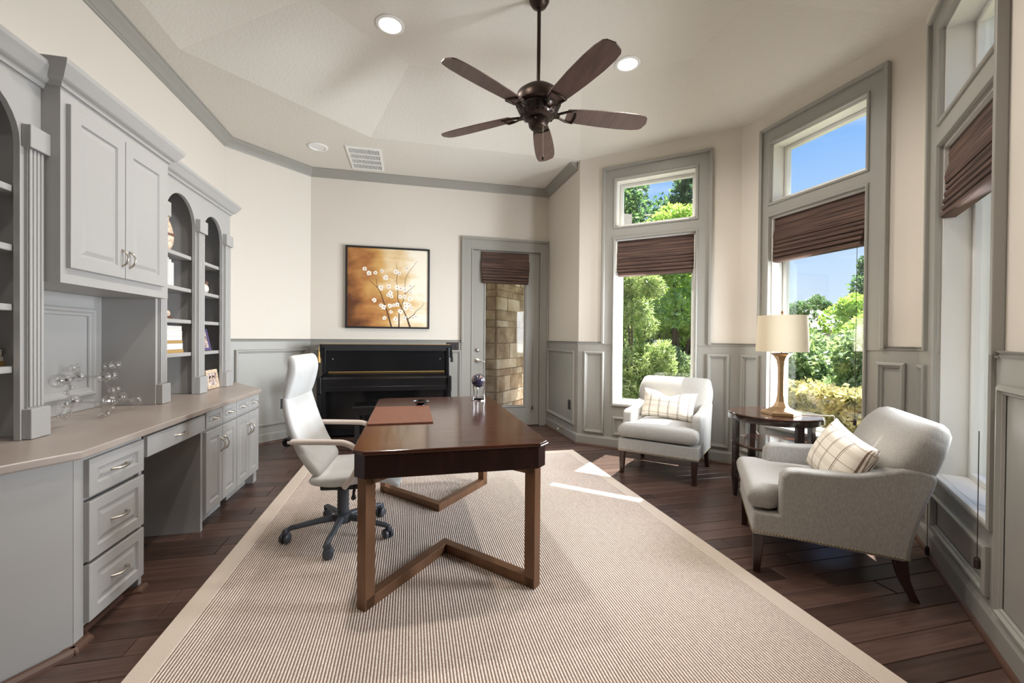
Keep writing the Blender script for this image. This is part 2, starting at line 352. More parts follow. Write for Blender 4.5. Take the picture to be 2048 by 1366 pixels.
# ------------------------------------------------------------------ ceiling
V1 = (-1.65, 3.60); V2 = (-.42, 4.70); V0 = (-1.65, 2.02); V9 = (-.42, .88)
TOPZ = 3.56
T = [(-.03, 3.78), (1.55, 3.78), (2.24, 3.13), (2.25, 2.5), (1.55, 1.83), (-.03, 1.83), (-.69, 2.46), (-.69, 3.19)]
LO = [V2, C4, C5, C6, C7, V9, V0, V1]
cm = MB()
def flat(poly, z): cm.add([(p[0], p[1], z) for p in poly], [tuple(range(len(poly)))])
flat([(C0[0], 2.02), C1, V1, V0], ZT); flat([C1, C2, V2, V1], ZT); flat([C2, C3, C4, V2], ZT)
flat([C0, C8, C7, V9, V0, (C0[0], 2.02)], ZT)
for i in range(8):
    j = (i+1) % 8
    cm.add([(*LO[i], ZT), (*LO[j], ZT), (*T[j], TOPZ), (*T[i], TOPZ)], [(0, 1, 2, 3)])
flat(T, TOPZ)
me = bpy.data.meshes.new('ceiling'); me.from_pydata(cm.v, [], cm.f)
bm = bmesh.new(); bm.from_mesh(me); bmesh.ops.remove_doubles(bm, verts=bm.verts, dist=.002)
ret = bmesh.ops.extrude_face_region(bm, geom=bm.faces[:]); bmesh.ops.translate(bm, verts=[g for g in ret['geom'] if isinstance(g, bmesh.types.BMVert)], vec=(0, 0, .12))
bmesh.ops.recalc_face_normals(bm, faces=bm.faces); bm.to_mesh(me); bm.free(); me.materials.append(M_ceil)
ceil = bpy.data.objects.new('ceiling', me); COL.objects.link(ceil); ceil['kind'] = 'structure'; WM['ceiling'] = Matrix.Identity(4)

# ------------------------------------------------------------------ walls, wainscot, mouldings
MOULD = [(0, 0), (0, .016), (.01, .024), (.02, .024), (.028, .012), (.034, .012), (.04, .003)]
def cells(mb, M, a0, a1, z0, z1, n0, n1, openings):
    As = sorted({a0, a1, *[v for o in openings for v in o[:2] if a0 < v < a1]}); Zs = sorted({z0, z1, *[v for o in openings for v in o[2:] if z0 < v < z1]})
    for i in range(len(As)-1):
        for j in range(len(Zs)-1):
            ca, cz = (As[i]+As[i+1])/2, (Zs[j]+Zs[j+1])/2
            if any(o[0] < ca < o[1] and o[2] < cz < o[3] for o in openings): continue
            mb.box(As[i], As[i+1], n0, n1, Zs[j], Zs[j+1], M)
def wall(name, P, Q, openings=(), panels=(), ext0=0, ext1=0, wains=True):
    M, L = wframe(P, Q)
    mb = MB(); cells(mb, M, -ext0, L+ext1, -.05, ZT+.05, -WT, 0, openings)
    w = mb.build(name, M_wall); w['kind'] = 'structure'
    if wains:
        mb = MB(); cells(mb, M, .0, L, 0, ZR-.02, 0, .012, openings); mb.build('wainscot', M_trim, w)
        for (a0, a1, z0, z1) in panels:
            mb = MB().frame(a0, a1, z0, z1, [(d, h+.012) for d, h in MOULD], M); mb.build('panel_moulding', M_trim, w, smooth=30)
    return w, M, L
W1O = [(.43, 1.255, .5, 2.335), (.43, 1.255, 2.485, 3.0)]
W2O = [(.35, 1.15, .46, 2.335), (.35, 1.15, 2.47, 2.99)]
W3O = [(.40, 1.16, .47, 2.335), (.40, 1.16, 2.485, 3.0)]
wall_left, _, _ = wall('wall_left', C0, C1, ext1=.08)
wall_bl, _, _ = wall('wall_back_left', C1, C2, panels=[(.1, .93, .2, 1.075)])
DOOR = (.81, 1.77, 0, 2.43); DO = [(DOOR[0]+1.223, DOOR[1]+1.223, -.06, DOOR[3])]
wall_back, _, _ = wall('wall_back', C2, C3, DO, panels=[(.06, .88, .2, 1.075), (.95, 1.69, .2, 1.075), (1.70, 1.885, .2, 1.06)])
wall_rs, _, _ = wall('wall_right_back', C3, C4, panels=[(.07, 1.03, .2, 1.085)])
wall_b1, _, _ = wall('wall_bay_left', C4, C5, W1O, panels=[(.075, .315, .15, 1.085), (1.375, 1.58, .15, 1.085), (.42, 1.265, .15, .36)], ext1=.08)
wall_b2, _, _ = wall('wall_bay_middle', C5, C6, W2O, panels=[(.045, .255, .15, 1.085), (1.245, 1.42, .15, 1.085), (.35, 1.15, .13, .33)], ext1=.08)
wall_b3, _, _ = wall('wall_bay_right', C6, C7, W3O, panels=[(.06, .2, .15, 1.085), (.40, 1.165, .16, .37), (1.255, 1.66, .14, 1.06)])
wall_rn, _, _ = wall('wall_right_near', C7, C8); wall_near, _, _ = wall('wall_near', C8, C0, [(.5, 3.4, -.06, 2.75)])
M_hall = mat('dim_hall_paint', (120, 108, 96), .9)  # unseen dark hall, added so light is lost beyond the near wall
hm = MB(); hm.box(-2.3, 2.3, -6.2, -6.0, 0, 3.2).box(-2.5, -2.3, -6.0, -2.0, 0, 3.2).box(2.3, 2.5, -6.0, -2.0, 0, 3.2).build('wall_unseen_hall', M_hall)['kind'] = 'structure'
MB().box(-2.5, 2.5, -6.2, -2.0, 3.2, 3.3).build('ceiling_unseen_hall', M_hall)['kind'] = 'structure'
MB().box(-2.5, 2.5, -6.2, -1.8, -.12, 0).build('floor_unseen_hall', M_floor)['kind'] = 'structure'

RAIL = [(.0, ZR-.03), (.014, ZR-.03), (.02, ZR-.02), (.016, ZR-.012), (.028, ZR-.004), (.03, ZR), (0, ZR)]
def trim(n, prof, path, m, label):
    ob = MB().sweep(prof, path).build(f'trim_{n}', m, smooth=25); ob['kind'] = 'structure'; return ob
def wp(M, a): v = M @ Vector((a, 0, 0)); return (v.x, v.y)
trim(1, RAIL, [(-1.918, 4.4), C1, C2, wp(FB, 1.888)], M_trim, '')
trim(2, RAIL, [wp(FR, .03), C4, wp(F1, .285)], M_trim, '')
trim(3, RAIL, [wp(F1, 1.41), C5, wp(F2, .24)], M_trim, '')
trim(4, RAIL, [wp(F2, 1.29), C6, wp(F3, .21)], M_trim, '')
trim(5, RAIL, [wp(F3, 1.23), C7, C8], M_trim, '')
CROWN = [(0, ZC), (.012, ZC), (.018, ZC+.012), (.026, ZC+.016), (.034, ZC+.03), (.06, ZC+.055), (.078, ZC+.068), (.084, ZC+.078), (.095, ZC+.08), (.095, ZT), (0, ZT)]
trim(6, CROWN, [(-1.918, -1.79), C1, C2, C3, wp(FR, 1.03)], M_trim, '')
BASE = [(.012, 0), (.028, 0), (.028, .1), (.02, .118), (.012, .122)]
SHOE = [(.012, 0), (.044, 0), (.042, .01), (.036, .016), (.028, .02), (.012, .02)]
M_shoe = mat('brown_shoe_mould', (88, 62, 50), .4)
def baseb(side, path):
    b = MB().sweep(BASE, path).build('baseboard_'+side, M_trim); b['kind'] = 'structure'
    MB().sweep(SHOE, path).build('shoe_moulding', M_shoe, b)
baseb('back_left', [(-1.918, 4.75), C1, C2, wp(FB, 1.888)])
baseb('right', [wp(FR, .03), C4, C5, C6, C7, C8])

# ------------------------------------------------------------------ windows
def window(n, M, ops, a_out0, a_out1, zbot):
    (a0, a1, z0, z1), (_, _, t0, t1) = ops
    root = struct(f'window_{n}', M @ Vector(((a0+a1)/2, 0, z0)))
    ztop = 3.15
    # flat casing boards
    for nm, bx in (('casing_side', (a_out0, a0, ZR-.03, ztop)), ('casing_side', (a1, a_out1, ZR-.03, ztop)), ('casing_head', (a0, a1, t1, ztop)), ('casing_mid_rail', (a0, a1, z1, t0))):
        MB().box(bx[0], bx[1], 0, .018, bx[2], bx[3], M).build(nm, M_trim, root)
    # outer back band (left, head, right)
    bw = .026
    MB().box(a_out0-.004, a_out0+bw, 0, .04, ZR-.02, ztop+.004, M).build('back_band', M_trim, root, bevel=.005)
    MB().box(a_out1-bw, a_out1+.004, 0, .04, ZR-.02, ztop+.004, M).build('back_band', M_trim, root, bevel=.005)
    MB().box(a_out0+bw, a_out1-bw, 0, .04, ztop-bw, ztop+.004, M).build('back_band', M_trim, root, bevel=.005)
    bead = [(0, .012), (0, .026), (.008, .032), (.018, .03), (.024, .018), (.024, -.01)]
    for (za, zb) in ((z0, z1), (t0, t1)):
        MB().frame(a0-.026, a1+.026, za-.026, zb+.026, bead, M).build('bead_moulding', M_trim, root, smooth=30)
        jm = MB()
        for bx in ((a0-.001, a0+.012, za, zb), (a1-.012, a1+.001, za, zb), (a0, a1, zb-.012, zb+.001), (a0, a1, za-.001, za+.014)):
            jm.box(bx[0], bx[1], -WT+.01, .0, bx[2], bx[3], M)
        jm.build('jamb_liner', M_jamb, root)
        fm = MB(); i = .014; w = .032
        for bx in ((a0+i, a0+i+w, za+i, zb-i), (a1-i-w, a1-i, za+i, zb-i), (a0+i+w, a1-i-w, zb-i-w, zb-i), (a0+i+w, a1-i-w, za+i, za+i+w)):
            fm.box(bx[0], bx[1], -.165, -.115, bx[2], bx[3], M)
        fm.build('sash_frame', M_white, root, bevel=.004)
        MB().box(a0+i+w-.004, a1-i-w+.004, -.144, -.138, za+i+w-.004, zb-i-w+.004, M).build('pane', M_glass, root)
    MB().box(a0-.02, a1+.02, -.11, .03, z0-.012, z0+.012, M).build('sill', M_jamb, root, bevel=.005)
    return root
window(1, F1, W1O, .285, 1.41, .5); window(2, F2, W2O, .24, 1.295, .46); window(3, F3, W3O, .205, 1.225, .47)

# ------------------------------------------------------------------ roman blinds
def blind(M, a0, a1, ztop, zbot, n, label, group='woven wood blinds', cord=None):
    root = thing('roman_blind', M @ Vector(((a0+a1)/2, n, zbot)), label, 'blind', group=group)
    H = ztop-zbot
    z = ztop; h1 = H*.27
    MB().prism([(n, z), (n+.012, z), (n+.02, z-h1*.5), (n+.016, z-h1), (n, z-h1*1.02)], a0, a1, M @ Matrix(((0, 0, 1, 0), (1, 0, 0, 0), (0, 1, 0, 0), (0, 0, 0, 1)))).build('header_panel', M_blind, root)
    K = M @ Matrix(((0, 0, 1, 0), (1, 0, 0, 0), (0, 1, 0, 0), (0, 0, 0, 1)))
    z -= h1*.97; h2 = H*.26
    MB().prism([(n, z+.01), (n+.018, z), (n+.034, z-h2*.6), (n+.03, z-h2), (n, z-h2)], a0-.006, a1+.006, K).build('fold', M_blind, root)
    z -= h2; k = 5; hh = (z-zbot)/k
    for i in range(k):
        d = .03+.006*i
        MB().prism([(n-.01, z+.004), (n+d*.6, z+.002), (n+d, z-hh*.3), (n+d, z-hh*.75), (n+d*.72, z-hh), (n-.01, z-hh)], a0-.006+.005*i, a1+.006-.005*i, K).build('fold', M_blind, root, smooth=50)
        z -= hh
    if cord:
        for (a, zt_, zb_) in cord:
            c = MB().tube([M @ Vector((a, .045, zt_)), M @ Vector((a+.002, .045, zb_))], .0018, 6).build('cord', M_plate, root)
            MB().lathe([(.004, 0), (.011, .005), (.011, .04), (.006, .05)], n=10, M=Matrix.Translation(M @ Vector((a+.002, .045, zb_-.05)))).build('cord_weight', M_plate, c)
    return root
blind(F1, .445, 1.24, 2.33, 1.925, -.035, 'woven brown roman blind above the far armchair')
blind(F2, .365, 1.135, 2.325, 1.925, -.035, 'woven brown roman blind above the table lamp', cord=[(1.12, 1.93, .66)])
blind(F3, .415, 1.145, 2.33, 1.92, -.035, 'woven brown roman blind in the nearest right-hand window, seen edge on', cord=[(1.14, .85, .31), (.415, .5, .06)])

# ------------------------------------------------------------------ door
door = struct('door_1', (1.29, 5.777, 0))
YB = 5.777
for nm, b in (('casing_side', (.665, .81, 0, 2.43)), ('casing_side', (1.77, 1.885, 0, 2.43)), ('casing_head', (.665, 1.885, 2.43, 2.585))):
    MB().box(b[0], b[1], YB-.03, YB, b[2], b[3]).build(nm, M_trim, door)
for b in ((.66, .69, 1.16, 2.59), (1.862, 1.89, 0, 2.59), (.69, 1.862, 2.56, 2.59)):
    MB().box(b[0], b[1], YB-.05, YB, b[2], b[3]).build('back_band', M_trim, door, bevel=.005)
for b in ((.795, .815, 0, 2.445), (1.765, 1.785, 0, 2.445), (.815, 1.765, 2.425, 2.445)):
    MB().box(b[0], b[1], YB-.04, YB+.06, b[2], b[3]).build('door_stop', M_trim, door, bevel=.004)
DY0, DY1 = YB+.01, YB+.055
for nm, b in (('stile', (.817, .985, .008, 2.423)), ('stile', (1.565, 1.763, .008, 2.423)), ('rail', (.985, 1.565, .008, .27)), ('rail', (.985, 1.565, 2.3, 2.423))):
    MB().box(b[0], b[1], DY0, DY1, b[2], b[3]).build(nm, M_trim, door)
MB().frame(.975, 1.575, .26, 2.31, [(0, -.01), (0, .006), (.008, .012), (.02, .008), (.024, -.02)], Matrix(((1, 0, 0, 0), (0, -1, 0, DY0), (0, 0, 1, 0), (0, 0, 0, 1)))).build('glazing_bead', M_trim, door)
MB().frame(.992, 1.558, .277, 2.293, [(0, -.004), (0, -.016), (.012, -.016), (.012, -.004)], Matrix(((1, 0, 0, 0), (0, -1, 0, DY0+.002), (0, 0, 1, 0), (0, 0, 0, 1)))).build('white_gasket', M_white, door)
M_doorglass = bpy.data.materials.new('door_glass'); M_doorglass.use_nodes = True; glass_nodes(M_doorglass, (.98, .99, .98, 1), .008)
MB().box(.985, 1.565, DY0+.02, DY0+.026, .27, 2.3).build('pane', M_doorglass, door)
RX = Matrix.Rotation(PI/2, 4, 'X')
ob = MB().lathe([(.004, .0), (.03, 0), (.03, .008), (.02, .016), (.018, .03), (.004, .032)], n=20, M=Matrix.Translation((.885, DY0, 1.06)) @ RX).build('deadbolt', M_nickel, door, smooth=40)
MB().box(.882, .888, DY0-.045, DY0-.03, 1.05, 1.07).build('thumb_turn', M_nickel, ob)
ob = MB().lathe([(.004, .0), (.033, 0), (.033, .008), (.016, .014), (.012, .045), (.004, .05)], n=20, M=Matrix.Translation((.885, DY0, .915)) @ RX).build('lever_rose', M_nickel, door, smooth=40)
MB().tube([(.885, DY0-.045, .915), (.91, DY0-.05, .918), (.94, DY0-.05, .918), (.965, DY0-.05, .908), (.99, DY0-.048, .9)], [.009, .008, .008, .007, .006], 10).build('lever', M_nickel, ob, smooth=60)
MB().box(.817, 1.763, YB-.01, YB+.12, -.012, .008).build('threshold', M_dkbronze, door)
DM = Matrix(((1, 0, 0, 0), (0, -1, 0, YB+.01), (0, 0, 1, 0), (0, 0, 0, 1)))
blind(DM, .935, 1.6, 2.405, 1.975, .012, 'woven brown roman blind on the glazed door', cord=[(1.66, 1.2, .28)])

# ------------------------------------------------------------------ wall plates, vent, downlights
def plate(M, a, z, w, h, label, holes=1, name='outlet', m=M_plate):
    root = thing(name, M @ Vector((a, .012, z)), label, 'outlet' if name == 'outlet' else 'switch')
    MB().box(a-w/2, a+w/2, .012, .018, z-h/2, z+h/2, M).build('cover_plate', m, root, bevel=.002)
    for i in range(holes):
        aa = a+(i-(holes-1)/2)*.046
        if name == 'outlet':
            for s in (-1, 1): MB().lathe([(.002, .0), (.015, 0), (.015, .003), (.002, .004)], n=14, M=M @ Matrix.Translation((aa, .018, z+s*.022)) @ Matrix.Rotation(-PI/2, 4, 'X')).build('socket_face', M_blackmat, root)
        else: MB().box(aa-.011, aa+.011, .018, .024, z-.03, z+.03, M).build('rocker', M_blackmat, root, bevel=.002)
    return root
plate(FD, .64, .43, .075, .118, 'dark outlet on the panelled wall beside the office chair', m=M_blackmat)
plate(FR, .86, .42, .075, .118, 'dark outlet low on the short wall by the door', m=M_blackmat)
plate(FB, 1.77, 1.105, .17, .115, 'brown triple switch plate above the piano end', 3, 'light_switch')
plate(F2, .11, .5, .075, .118, 'dark outlet behind the side table', m=M_blackmat)
t = thing('plug_adapter', F2 @ Vector((.1, .03, .5)), 'white plug adapter in the outlet behind the side table', 'plug')
MB().box(.075, .135, .0225, .06, .47, .53, F2).build('body', M_whitefig, t, bevel=.01, seg=3)
MB().lathe([(.002, 0), (.018, 0), (.018, .006), (.002, .008)], n=16, M=F2 @ Matrix.Translation((.105, .06, .505)) @ Matrix.Rotation(-PI/2, 4, 'X')).build('dial', M_white, t)
t = thing('door_stop_spring', FR @ Vector((.72, .03, .1)), 'thin brass door stop on the skirting by the door', 'door stop')
MB().tube([FR @ Vector((.72, .028, .1)), FR @ Vector((.72, .1, .1))], .005, 8).build('rod', M_brass, t); MB().sphere(FR @ Vector((.72, .105, .1)), .011, 10, 6).build('tip', M_white, t)

t = thing('ceiling_vent', (-.52, 5.28, ZT), 'white ceiling air return grille above the painting', 'vent')
VX0, VX1, VY0, VY1 = -.71, -.335, 4.965, 5.59
fm = MB()
for b in ((VX0, VX0+.028, VY0, VY1), (VX1-.028, VX1, VY0, VY1), (VX0+.028, VX1-.028, VY0, VY0+.028), (VX0+.028, VX1-.028, VY1-.028, VY1)): fm.box(b[0], b[1], b[2], b[3], ZT-.012, ZT)
fm.build('frame', M_grille, t); MB().box(VX0+.02, VX1-.02, VY0+.02, VY1-.02, ZT-.003, ZT-.001).build('backing', M_dark, t)
for i in range(1, 4):
    yy = VY0+.028+(VY1-VY0-.056)*i/4; MB().box(VX0+.028, VX1-.028, yy-.012, yy+.012, ZT-.011, ZT-.001).build('cross_bar', M_grille, t)
sm = None
for j in range(4):
    ya = VY0+.028+(VY1-VY0-.056)*j/4+(.012 if j else 0); yb = VY0+.028+(VY1-VY0-.056)*(j+1)/4-(.012 if j < 3 else 0)
    for i in range(18):
        xx = VX0+.032+(VX1-VX0-.064)*(i+.5)/18
        MB().prism([(xx-.006, ZT-.010), (xx-.003, ZT-.011), (xx+.005, ZT-.001), (xx+.002, ZT-.001)], ya, yb, Matrix(((1, 0, 0, 0), (0, 0, 1, 0), (0, 1, 0, 0), (0, 0, 0, 1)))).build('louvre', M_grille, t)

def downlight(x, y, z, lit, label):
    t = thing('downlight', (x, y, z), label, 'downlight', group='recessed downlights')
    MB().lathe([(.105, -.0005), (.105, -.006), (.098, -.011), (.082, -.011), (.078, -.003), (.078, -.0005)], (x, y, z), 32).build('trim_ring', M_grille, t, smooth=40)
    MB().lathe([(.0785, -.002), (.06, -.0035), (.01, -.004), (.001, -.004)], (x, y, z), 28).build('lens', M_bulb if lit else M_canoff, t, smooth=60)
    if lit:
        ld = bpy.data.lights.new('downlight_lamp', 'SPOT'); ld.energy = lit; ld.spot_size = math.radians(150); ld.spot_blend = .9; ld.shadow_soft_size = .07; ld.color = (1, .94, .87)
        ob = bpy.data.objects.new('downlight_lamp', ld); COL.objects.link(ob); ob.location = (0, 0, -.05); ob.parent = t
downlight(-.165, 3.33, TOPZ, 75, 'lit recessed downlight left of the fan')
downlight(1.77, 3.31, TOPZ, 75, 'lit recessed downlight right of the fan')
downlight(-.165, 2.27, TOPZ, 80, 'lit recessed downlight nearest the cabinets, above the desk')
downlight(1.77, 2.27, TOPZ, 70, 'lit recessed downlight nearest the bay, behind the fan blade')
downlight(-.75, .35, ZT, 40, 'added unseen fill downlight in the near soffit on the cabinet side')  # extra unseen pair, added to lift the near half and the ceiling
downlight(1.1, .35, ZT, 40, 'added unseen fill downlight in the near soffit on the bay side')
downlight(-1.005, 5.07, ZT, 0, 'unlit recessed downlight beside the ceiling vent')

# ------------------------------------------------------------------ ceiling fan
FX, FY, FZ = .84, 2.82, 2.765
fan = thing('ceiling_fan', (FX, FY, TOPZ), 'five-blade dark bronze ceiling fan on a long downrod', 'fan')
MB().lathe([(.002, 0), (.07, 0), (.068, -.03), (.05, -.06), (.02, -.075), (.002, -.075)], (FX, FY, TOPZ), 28).build('canopy', M_dkbronze, fan, smooth=40)
MB().lathe([(.013, 0), (.013, -.62)], (FX, FY, TOPZ-.05), 14).build('downrod', M_dkbronze, fan, smooth=60)
MB().lathe([(.002, .2), (.03, .2), (.05, .185), (.1, .17), (.145, .135), (.16, .09), (.155, .06), (.135, .045), (.002, .045)], (FX, FY, FZ), 40).build('motor_housing', M_dkbronze, fan, smooth=40)
MB().lathe([(.002, .046), (.132, .046), (.138, .03), (.12, -.01), (.085, -.035), (.002, -.035)], (FX, FY, FZ), 40).build('vented_ring', M_dkbronze, fan, smooth=40)
for i in range(20):
    a = 2*PI*i/20; c_, s_ = math.cos(a), math.sin(a); Mr = Matrix.Translation((FX, FY, FZ)) @ Matrix.Rotation(a, 4, 'Z')
    MB().add([Mr @ Vector(p) for p in ((.134, -.011, .028), (.134, .011, .028), (.104, .007, -.018), (.104, -.007, -.018), (.141, -.011, .028), (.141, .011, .028), (.112, .007, -.022), (.112, -.007, -.022))], [(0, 1, 2, 3), (4, 7, 6, 5), (0, 4, 5, 1), (1, 5, 6, 2), (2, 6, 7, 3), (3, 7, 4, 0)]).build('vent_slot', M_black, fan)
MB().lathe([(.002, -.034), (.066, -.034), (.07, -.05), (.064, -.085), (.05, -.1), (.032, -.106), (.002, -.106)], (FX, FY, FZ), 28).build('switch_housing', M_dkbronze, fan, smooth=40)
bl = [(.20, .055), (.3, .066), (.45, .076), (.6, .08), (.7, .076), (.755, .066), (.775, .05), (.79, 0)]
poly = [(r, w) for r, w in bl]+[(r, -w) for r, w in reversed(bl[:-1])]
for i in range(5):
    a = math.radians(-4+72*i); Mr = Matrix.Translation((FX, FY, FZ+.005)) @ Matrix.Rotation(a, 4, 'Z') @ Matrix.Rotation(math.radians(-13), 4, 'X')
    b_ = MB().prism(poly, 0, .007, Mr).build('blade', M_blade, fan)
    ir = MB()
    ir.tube([Mr @ Vector(p) for p in ((.11, 0, -.006), (.15, .02, -.004), (.2, .045, -.004), (.255, .056, -.004), (.262, 0, -.004), (.255, -.056, -.004), (.2, -.045, -.004), (.15, -.02, -.004))], .0085, 8, closed=True)
    ir.box(.09, .15, -.02, .02, -.014, .002, Mr)
    ir.build('blade_iron', M_dkbronze, b_, smooth=50)
MB().tube([(FX+.02, FY-.05, FZ-.09), (FX+.021, FY-.052, FZ-.3)], .0015, 6).build('pull_chain', M_nickel, fan)
MB().lathe([(.001, 0), (.009, .006), (.01, .018), (.004, .034), (.001, .036)], (FX+.021, FY-.052, FZ-.335), 10).build('pull_fob', M_dkbronze, fan, smooth=60)

# ------------------------------------------------------------------ rug
RX0, RX1, RY0, RY1 = -.98, 1.735, .55, 4.385
rug = thing('rug', ((RX0+RX1)/2, (RY0+RY1)/2, 0), 'large ribbed sisal rug with a linen border under the desk', 'rug')
bw = .095
MB().box(RX0+bw, RX1-bw, RY0+bw, RY1-bw, .001, .0115).build('rug_field', M_rug, rug)
for P_ in ([(RX0, RY0), (RX0+bw, RY0+bw), (RX0+bw, RY1-bw), (RX0, RY1)], [(RX1, RY0), (RX1, RY1), (RX1-bw, RY1-bw), (RX1-bw, RY0+bw)], [(RX0, RY1), (RX0+bw, RY1-bw), (RX1-bw, RY1-bw), (RX1, RY1)], [(RX0, RY0), (RX1, RY0), (RX1-bw, RY0+bw), (RX0+bw, RY0+bw)]):
    MB().prism(P_, .001, .0125).build('border_binding', M_binding, rug, bevel=.003)
RUGZ = .0125

# ================================================================== built-in cabinetry (left wall)
KM = lambda X: Matrix(((0, 1, 0, X), (1, 0, 0, 0), (0, 0, 1, 0), (0, 0, 0, 1)))   # (a -> Y, n -> +X, z)
RP = lambda fr: [(0, 0), (0, .019), (.003, .021), (fr, .021), (fr+.006, .012), (fr+.014, .012), (fr+.034, .019)]
def handle(p, q, out, m, parent):
    """arched pull between p and q, standing out along vector out"""
    p, q, out = Vector(p), Vector(q), Vector(out)
    pts = []
    for i in range(9):
        t = i/8; pts.append(p+(q-p)*t+out*(.030*math.sin(PI*t)**.6))
    h = MB().tube(pts, [.0055, .006, .0055, .005, .0048, .005, .0055, .006, .0055], 8)
    h.build('handle', m, parent, smooth=60)
def drawer(root, X, y0, y1, z0, z1, fr=.045, hw=.05, plain=False):
    prof = RP(fr) if not plain else [(0, 0), (0, .018), (.004, .021)]
    d = MB().panel(y0, y1, z0, z1, prof, KM(X)).build('drawer', M_cab, root)
    c = (y0+y1)/2; zc = (z0+z1)/2
    handle((X+.018, c-hw, zc), (X+.018, c+hw, zc), (1, 0, 0), M_nickel, d)
def cdoor(root, X, y0, y1, z0, z1, side, hz, fr=.05):
    d = MB().panel(y0, y1, z0, z1, RP(fr), KM(X)).build('door', M_cab, root)
    yy = y1-.028 if side > 0 else y0+.028
    handle((X+.019, yy, hz-.045), (X+.019, yy, hz+.045), (1, 0, 0), M_nickel, d)
XF = -1.271; CT = .745; XBk = -1.905
# drawer unit
t = thing('drawer_cabinet', (-1.55, 2.22, 0), 'grey three-drawer base cabinet at the near end of the built-in desk', 'cabinet')
MB().box(XBk, XF-.018, 2.02, 2.425, .1, CT).build('body', M_cab, t)
MB().box(XBk, -1.33, 2.02, 2.425, 0, .1).build('toe_kick', M_cab, t)
for b in ((2.0, 2.052), (2.405, 2.43)): MB().box(XF-.03, XF, b[0], b[1], 0, CT).build('face_stile', M_cab, t)
for b in ((2.052, 2.405, .725, CT), (2.052, 2.405, .06, .1)): MB().box(XF-.02, XF, *b[:2], *b[2:]).build('face_rail', M_cab, t)
for z0, z1 in ((.575, .725), (.315, .555), (.07, .30)): drawer(t, XF, 2.052, 2.412, z0, z1)
MB().sweep(SHOE, [(XF-.05, 2.005), (XF-.012, 2.005), (XF-.012, 2.04), (-1.342, 2.09), (-1.342, 2.38), (XF-.012, 2.40), (XF-.012, 2.432)]).build('shoe_moulding', M_shoe, t)
# angled end
t = thing('angled_base_cabinet', (-1.5, 1.8, 0), 'plain grey angled end cabinet at the left edge', 'cabinet')
MB().prism([(-1.272, 1.999), (-1.70, 1.40), (XBk, 1.40), (XBk, 1.999)], 0, CT).build('body', M_cab, t)
MB().sweep(SHOE, [(-1.70, 1.40), (-1.272, 1.999)]).build('shoe_moulding', M_shoe, t)
# kneehole drawer
t = thing('kneehole_drawer_unit', (-1.5, 2.73, .62), 'grey shallow pencil drawer spanning the kneehole under the counter', 'drawer')
MB().box(XBk, XF-.002, 2.431, 3.028, .735, CT).build('top_rail', M_cab, t)
MB().box(-1.86, -1.85, 2.431, 3.028, 0, .735).build('back_panel', M_cab, t)
drawer(t, XF+.006, 2.432, 3.027, .632, .733, plain=True)
MB().box(-1.72, XF+.005, 2.45, 3.01, .65, .72).build('drawer_box', M_cab, t)
# two door cabinets
for k, (ys, lab) in enumerate((((3.058, 3.295, 3.303, 3.54), 'grey two-door base cabinet right of the kneehole'), ((3.55, 3.786, 3.794, 4.008), 'grey two-door base cabinet at the far end of the counter'))):
    t = thing('door_cabinet', (-1.55, (ys[0]+ys[3])/2, 0), lab, 'cabinet', group='two-door base cabinets')
    a, b = (3.03, 3.545) if k == 0 else (3.546, 4.02)
    MB().box(XBk, XF, a, b, .1, CT).build('body', M_cab, t)
    MB().box(XBk, -1.33, a+.03, b-.075, 0, .0995).build('toe_kick', M_cab, t)
    if k == 0: MB().box(XBk, XF, 3.03, 3.055, 0, .1).build('end_foot', M_cab, t)
    else: MB().box(XBk, XF, 3.95, 4.02, 0, .1).build('end_foot', M_cab, t)
    for i in (0, 2):
        drawer(t, XF, ys[i], ys[i+1], .635, .74, .03, .03)
        cdoor(t, XF, ys[i], ys[i+1], .1, .615, 1 if i == 0 else -1, .49)
t = thing('angled_end_cabinet', (-1.6, 4.3, 0), 'grey angled end of the base cabinets by the panelled wall', 'cabinet')
MB().prism([(XF-.001, 4.021), (XBk, 4.021), (XBk, 4.86), (-1.83, 4.86)], 0, CT).build('body', M_cab, t)
# counter
cp = [(-1.232, 1.985), (-1.232, 4.02), (-1.80, 4.86), (-1.913, 4.93), (-1.913, 1.36), (-1.68, 1.36)]
ct = MB().prism(cp, CT+.001, CT+.033).build('counter_top', M_counter, bevel=.006, seg=3)
tag(ct, 'long taupe counter top running along the built-in cabinets', 'counter'); CZ = CT+.034

# bookcases
XFB = -1.60
def arch_header(y0, y1, bays, zs, ztop):
    """face frame above spring line with semicircular openings"""
    mb = MB(); N = 16
    for (a, b) in bays:
        c = (a+b)/2; r = (b-a)/2; up = []; lo = []
        for i in range(N+1):
            t = PI-PI*i/N; yy = c+r*math.cos(t); lo.append((yy, zs+r*math.sin(t))); up.append((yy, ztop))
        vs = []
        for X in (XFB-.022, XFB):
            vs += [(X, *p) for p in lo]+[(X, *p) for p in up]
        n = N+1; fs = []
        for i in range(N):
            fs += [(i, i+1, n+i+1, n+i), (2*n+i, 3*n+i, 3*n+i+1, 2*n+i+1), (i, 2*n+i, 2*n+i+1, i+1), (n+i, n+i+1, 3*n+i+1, 3*n+i)]
        mb.add(vs, fs)
    edges = [y0]+[v for bq in bays for v in bq]+[y1]
    for i in range(0, len(edges), 2): mb.box(XFB-.022, XFB, edges[i], edges[i+1], zs, ztop)
    return mb
